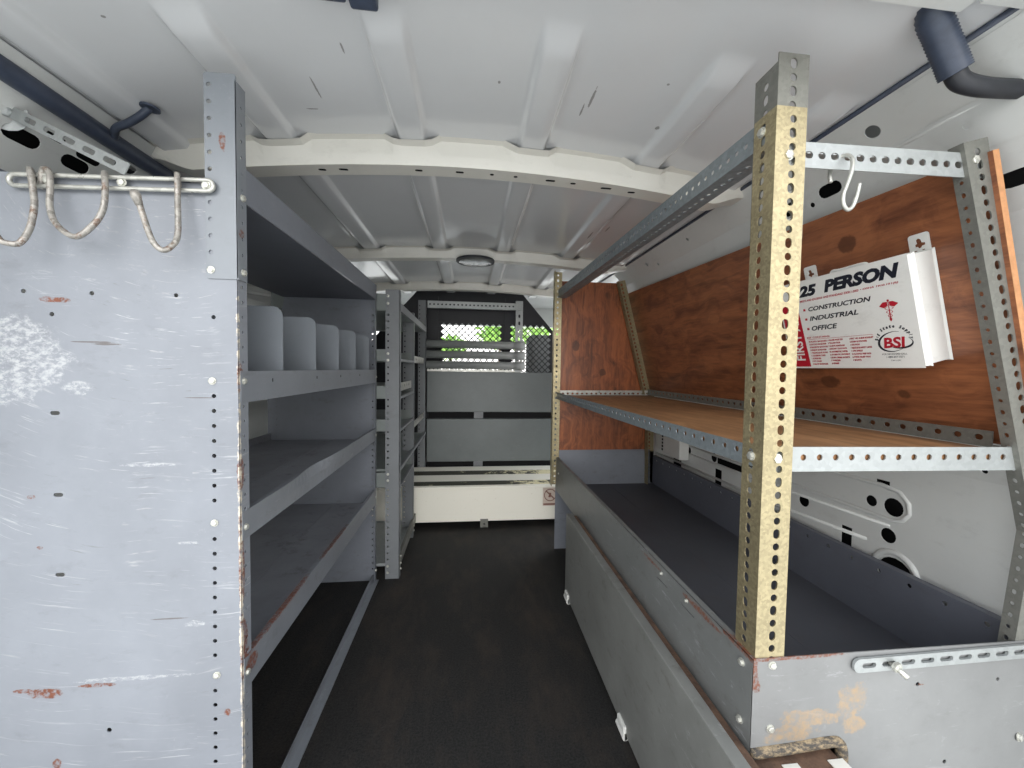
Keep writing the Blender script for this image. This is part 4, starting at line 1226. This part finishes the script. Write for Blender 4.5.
ITEMS = [['50 PLASTIC BANDAGES', '2 KNUCKLE BANDAGES', '8 FINGERTIP BANDAGE', '10 ELBOW BANDAGES', '1 TRIANGULAR SLING', '1 ADHESIVE TAPE', '1 SCISSORS', '1 EYE WASH', '2 GAUZE BANDAGES'],
         ['4 GAUZE PADS 3X3', '2 TRAUMA PADS', '1 ELASTIC BANDAGE', '1 INSTANT COLD PACK', '10 ANTISEPTIC WIPES', '6 ANTIBIOTIC OINTMENT', '6 BURN CREAM PACKETS', '1 TWEEZERS', '20 SWABS'],
         ['1 FIRST AID GUIDE BOOKLET', '2 EXAM GLOVE PAIRS', '1 EYE PADS', '1 RESCUE BLANKET LARGE', '1 CPR SHIELD', '10 ALCOHOL PREP PADS', '6 STING RELIEF PADS', '4 SPLINTS']]
for c, (y_l, wmax, top, bot) in enumerate(((0.8345, 0.046, 0.0612, 0.0075), (0.7865, 0.046, 0.0616, 0.0085), (0.7365, 0.049, 0.0612, 0.0150))):
    k = len(ITEMS[c])
    mx = max(len(t) for t in ITEMS[c])
    for i, t in enumerate(ITEMS[c]):
        s = top - (top - bot) * i / (k - 1)
        ln = wmax * len(t) / mx
        vs, fs = T(t, y_l, y_l - ln, s - 0.0017, s + 0.0019, 0.0, 0.05)
        mb.add(vs, fs)
# winged staff
kf([(0.6672, 0.1190), (0.6590, 0.1150), (0.6520, 0.1185), (0.6520, 0.1262), (0.6600, 0.1262)])
kf([(0.6332, 0.1212), (0.6420, 0.1262), (0.6488, 0.1262), (0.6488, 0.1185), (0.6410, 0.1155)])
kf([(0.6512, 0.0890), (0.6494, 0.0890), (0.6496, 0.1285), (0.6510, 0.1285)])
kf([(0.6503 + 0.0022 * math.cos(2 * PI * k / 10), 0.1285 + 0.0020 * math.sin(2 * PI * k / 10)) for k in range(10)])
for sg in (-1, 1):
    pv = None
    for i in range(31):
        t = i / 30
        s = 0.1160 - 0.026 * t
        y = 0.6503 + sg * (0.0068 * (1 - t) + 0.001) * math.sin(t * PI * 3.6 + 0.55)
        if pv:
            kf([(pv[0] + 0.0007, pv[1]), (y + 0.0007, s), (y - 0.0007, s), (pv[0] - 0.0007, pv[1])])
        pv = (y, s)
vs, fs = T('BSI', 0.671, 0.6325, 0.0368, 0.0580, 0.12, 0.035)
mb.add(vs, fs)
kr = mb.build('red_print', M['kit_red'], lid)
# black swoosh and arched name round the logo
mb = MB()
def ell_arc(cy, cs, ry, rs, a0, a1, w0, w1, rot=0.0, n=36):
    pv = None
    for i in range(n + 1):
        t = i / n
        a = a0 + (a1 - a0) * t
        w = w0 + (w1 - w0) * (0.5 - 0.5 * math.cos(t * 2 * PI))
        def pt(k):
            u, v = (ry + k) * math.cos(a), (rs + k) * math.sin(a)
            return (cy - (u * math.cos(rot) - v * math.sin(rot)), cs + u * math.sin(rot) + v * math.cos(rot))
        q = (pt(w), pt(-w))
        if pv:
            kf([pv[0], q[0], q[1], pv[1]])
        pv = q
ell_arc(0.6525, 0.0495, 0.027, 0.0185, PI * 0.30, PI * 1.62, 0.0003, 0.0022, 0.25)
ell_arc(0.6440, 0.0480, 0.0235, 0.0115, -PI * 0.80, PI * 0.25, 0.0003, 0.0018, -0.05)
word = 'Big State Supply'
import_len = len(word)
for i, chh in enumerate(word):
    if chh == ' ':
        continue
    t = i / (import_len - 1)
    a = PI * (0.98 - 0.96 * t)
    cy, cs = 0.6515 - 0.0275 * math.cos(a), 0.0535 + 0.0225 * math.sin(a)
    tang = V3((math.sin(a) * 0.0275, -math.cos(a) * 0.0225)) if False else None
    du, dv = math.sin(a) * 0.0275, -math.cos(a) * 0.0225
    ln = math.hypot(du, dv)
    du, dv = du / ln, dv / ln
    O2 = LO + KU * (0.895 - cy) + KV * cs
    U2 = KU * du + KV * dv
    V2 = KV * du - KU * dv
    h = {'B': 0.0064, 'S': 0.0064}.get(chh, 0.0062 if chh in 'gpylt' else 0.0046)
    w = 0.0018 if chh in 'il' else 0.0040
    lo = -0.0016 if chh in 'gpy' else 0.0
    vs, fs = text_mb(chh, -w / 2, lo, w, h, O2, U2, V2, 0.2, 0.06, 0.0004)
    mb.add(vs, fs)
mb.build('logo', M['kit_black'], lid)
mb = MB()
flat(mb, [(0.0015, 0.0015), (0.0545, 0.0015), (0.0485, 0.135), (0.0465, 0.155), (0.0015, 0.155)], LO, KU, KV, 0.0003)
band = lab(mb.build('red_band', M['kit_red'], lid), 'red side band with white lettering')
mb = MB()
vs, fs = text_mb('FIRST AID', 0.017, -0.0435, 0.118, 0.0245, LO, KV, -KU, 0.0, 0.02, 0.0006)
mb.add(vs, fs)
mb.build('lettering', M['kit'], band)

# ---- long low locker on the floor below the tray
lk = thing('floor_locker', 'long low grey steel locker with brown top on the floor under the right shelving', 'locker', (0.47, 0.98, 0.0))
mb = MB()
mb.rbox((0.385, 0.36, 0.014), (0.398, 1.472, 0.330), 0.003)
mb.rbox((0.385, 0.36, 0.326), (0.409, 1.472, 0.332), 0.002)
mb.build('front_panel', M['locker'], lk)
mb = MB()
mb.box((0.398, 1.44, 0.014), (0.575, 1.470, 0.30))
mb.box((0.398, 0.38, 0.014), (0.575, 0.40, 0.30))
mb.box((0.55, 0.38, 0.014), (0.575, 1.47, 0.30))
mb.build('body', M['locker'], lk)
mb = MB()
mb.box((0.400, 0.37, 0.296), (0.576, 1.470, 0.302))
mb.box((0.409, 0.37, 0.300), (0.427, 1.470, 0.322))
mb.build('top', M['locker_top'], lk)
for x in (0.478, 0.555):
    mb = MB()
    mb.box((x, 0.37, 0.302), (x + 0.026, 0.515, 0.3035))
    mb.build('strip', M['bow'], lk)
for y in (1.43, 0.885, 0.45):
    mb = MB()
    mb.rbox((0.378, y - 0.022, 0.0), (0.392, y + 0.022, 0.036), 0.004)
    mb.disc((0.384, y - 0.022, 0.012), (0, 1, 0), 0.009, 0.044, 10)
    mb.build('hinge', M['plastic'], lk)

# ---- white plastic box on the side wall below the shelf
wb = thing('junction_box', 'small white plastic box on the van side behind the far end of the wooden shelf', 'box', (0.93, 1.72, 0.50))
mb = MB()
mb.rbox((0.925, 1.60, 0.505), (0.972, 1.76, 0.615), 0.006)
mb.rbox((0.935, 1.76, 0.515), (0.972, 1.84, 0.60), 0.005)
mb.build('housing', M['plastic'], wb)
mb = MB()
for k in range(5):
    mb.box((0.9236, 1.745, 0.520 + 0.016 * k), (0.925, 1.757, 0.530 + 0.016 * k))
mb.build('vent', M['hole'], wb)

# ---- roof wiring
wh = thing('wiring_loom', 'thick ribbed dark wiring conduit dropping from the rear header at the right', 'wiring', (0.70, 0.5, 1.33))
mb = MB()
path = smooth_path([(0.625, 0.455, 1.445), (0.640, 0.492, 1.412), (0.662, 0.500, 1.388), (0.682, 0.502, 1.360), (0.696, 0.503, 1.338)], 14)
mb.tube(path, 0.019, 14, radii=[0.0185 + 0.0007 * (1 if i % 2 else -1) for i in range(len(path))])
mb.build('conduit', M['loom'], wh)
mb = MB()
mb.tube(smooth_path([(0.692, 0.503, 1.345), (0.704, 0.503, 1.328), (0.735, 0.50, 1.320), (0.79, 0.50, 1.322), (0.86, 0.49, 1.318)], 6), 0.0125, 10, radii=None)
lab(mb.build('taped_wires', M['black'], wh), 'taped bundle of wires')
lh = thing('wiring_loom', 'dark taped wiring loom along the left roof edge above the hook rail', 'wiring', (-0.75, 0.85, 1.37))
mb = MB()
mb.tube(smooth_path([(-0.745, 0.36, 1.375), (-0.748, 0.60, 1.372), (-0.75, 0.82, 1.368), (-0.752, 1.0, 1.366), (-0.75, 1.25, 1.37), (-0.75, 1.60, 1.37)], 5), 0.018, 12)
mb.build('taped_wires', M['loom'], lh)
mb = MB()
mb.tube(smooth_path([(-0.735, 0.90, 1.368), (-0.712, 0.875, 1.372), (-0.682, 0.865, 1.378), (-0.654, 0.858, 1.390), (-0.634, 0.854, 1.404)], 4), 0.007, 8)
mb.disc((-0.632, 0.853, 1.402), (0.1, 0.0, 1), 0.016, 0.004, 14)
mb.build('clip', M['loom'], lh)
# dark strip standing in for the shade along the right roof edge
mb = MB()
mb.tube([(0.728, 0.45, 1.397), (0.728, 0.9, 1.397), (0.728, 1.9, 1.397), (0.728, 2.7, 1.397)], 0.005, 8)
tag(mb.build('roof_edge_shade', M['loom']), 'thin dark strip standing in for shade along the right roof edge', 'shade strip')
# dome lamp under the second bow
dl = thing('dome_lamp', 'round smoked roof lamp under the second roof bow', 'lamp', (0.02, 1.80, 1.383))
mb = MB()
mb.disc((0.02, 1.80, 1.3975), (0, 0, -1), 0.088, 0.008, 32)
mb.build('rim', M['black'], dl)
mb = MB()
mb.disc((0.02, 1.80, 1.3895), (0, 0, -1), 0.075, 0.002, 32, 0.004)
mb.build('lens', M['lens'], dl)
# small dark latch catch at the edge of the rear header
mb = MB()
mb.rbox((-0.225, 0.55, 1.412), (-0.178, 0.588, 1.442), 0.004)
mb.rbox((-0.174, 0.552, 1.408), (-0.135, 0.592, 1.442), 0.004)
tag(mb.build('roof_catch', M['loom']), 'small dark plastic catch on the roof near the rear header', 'catch')
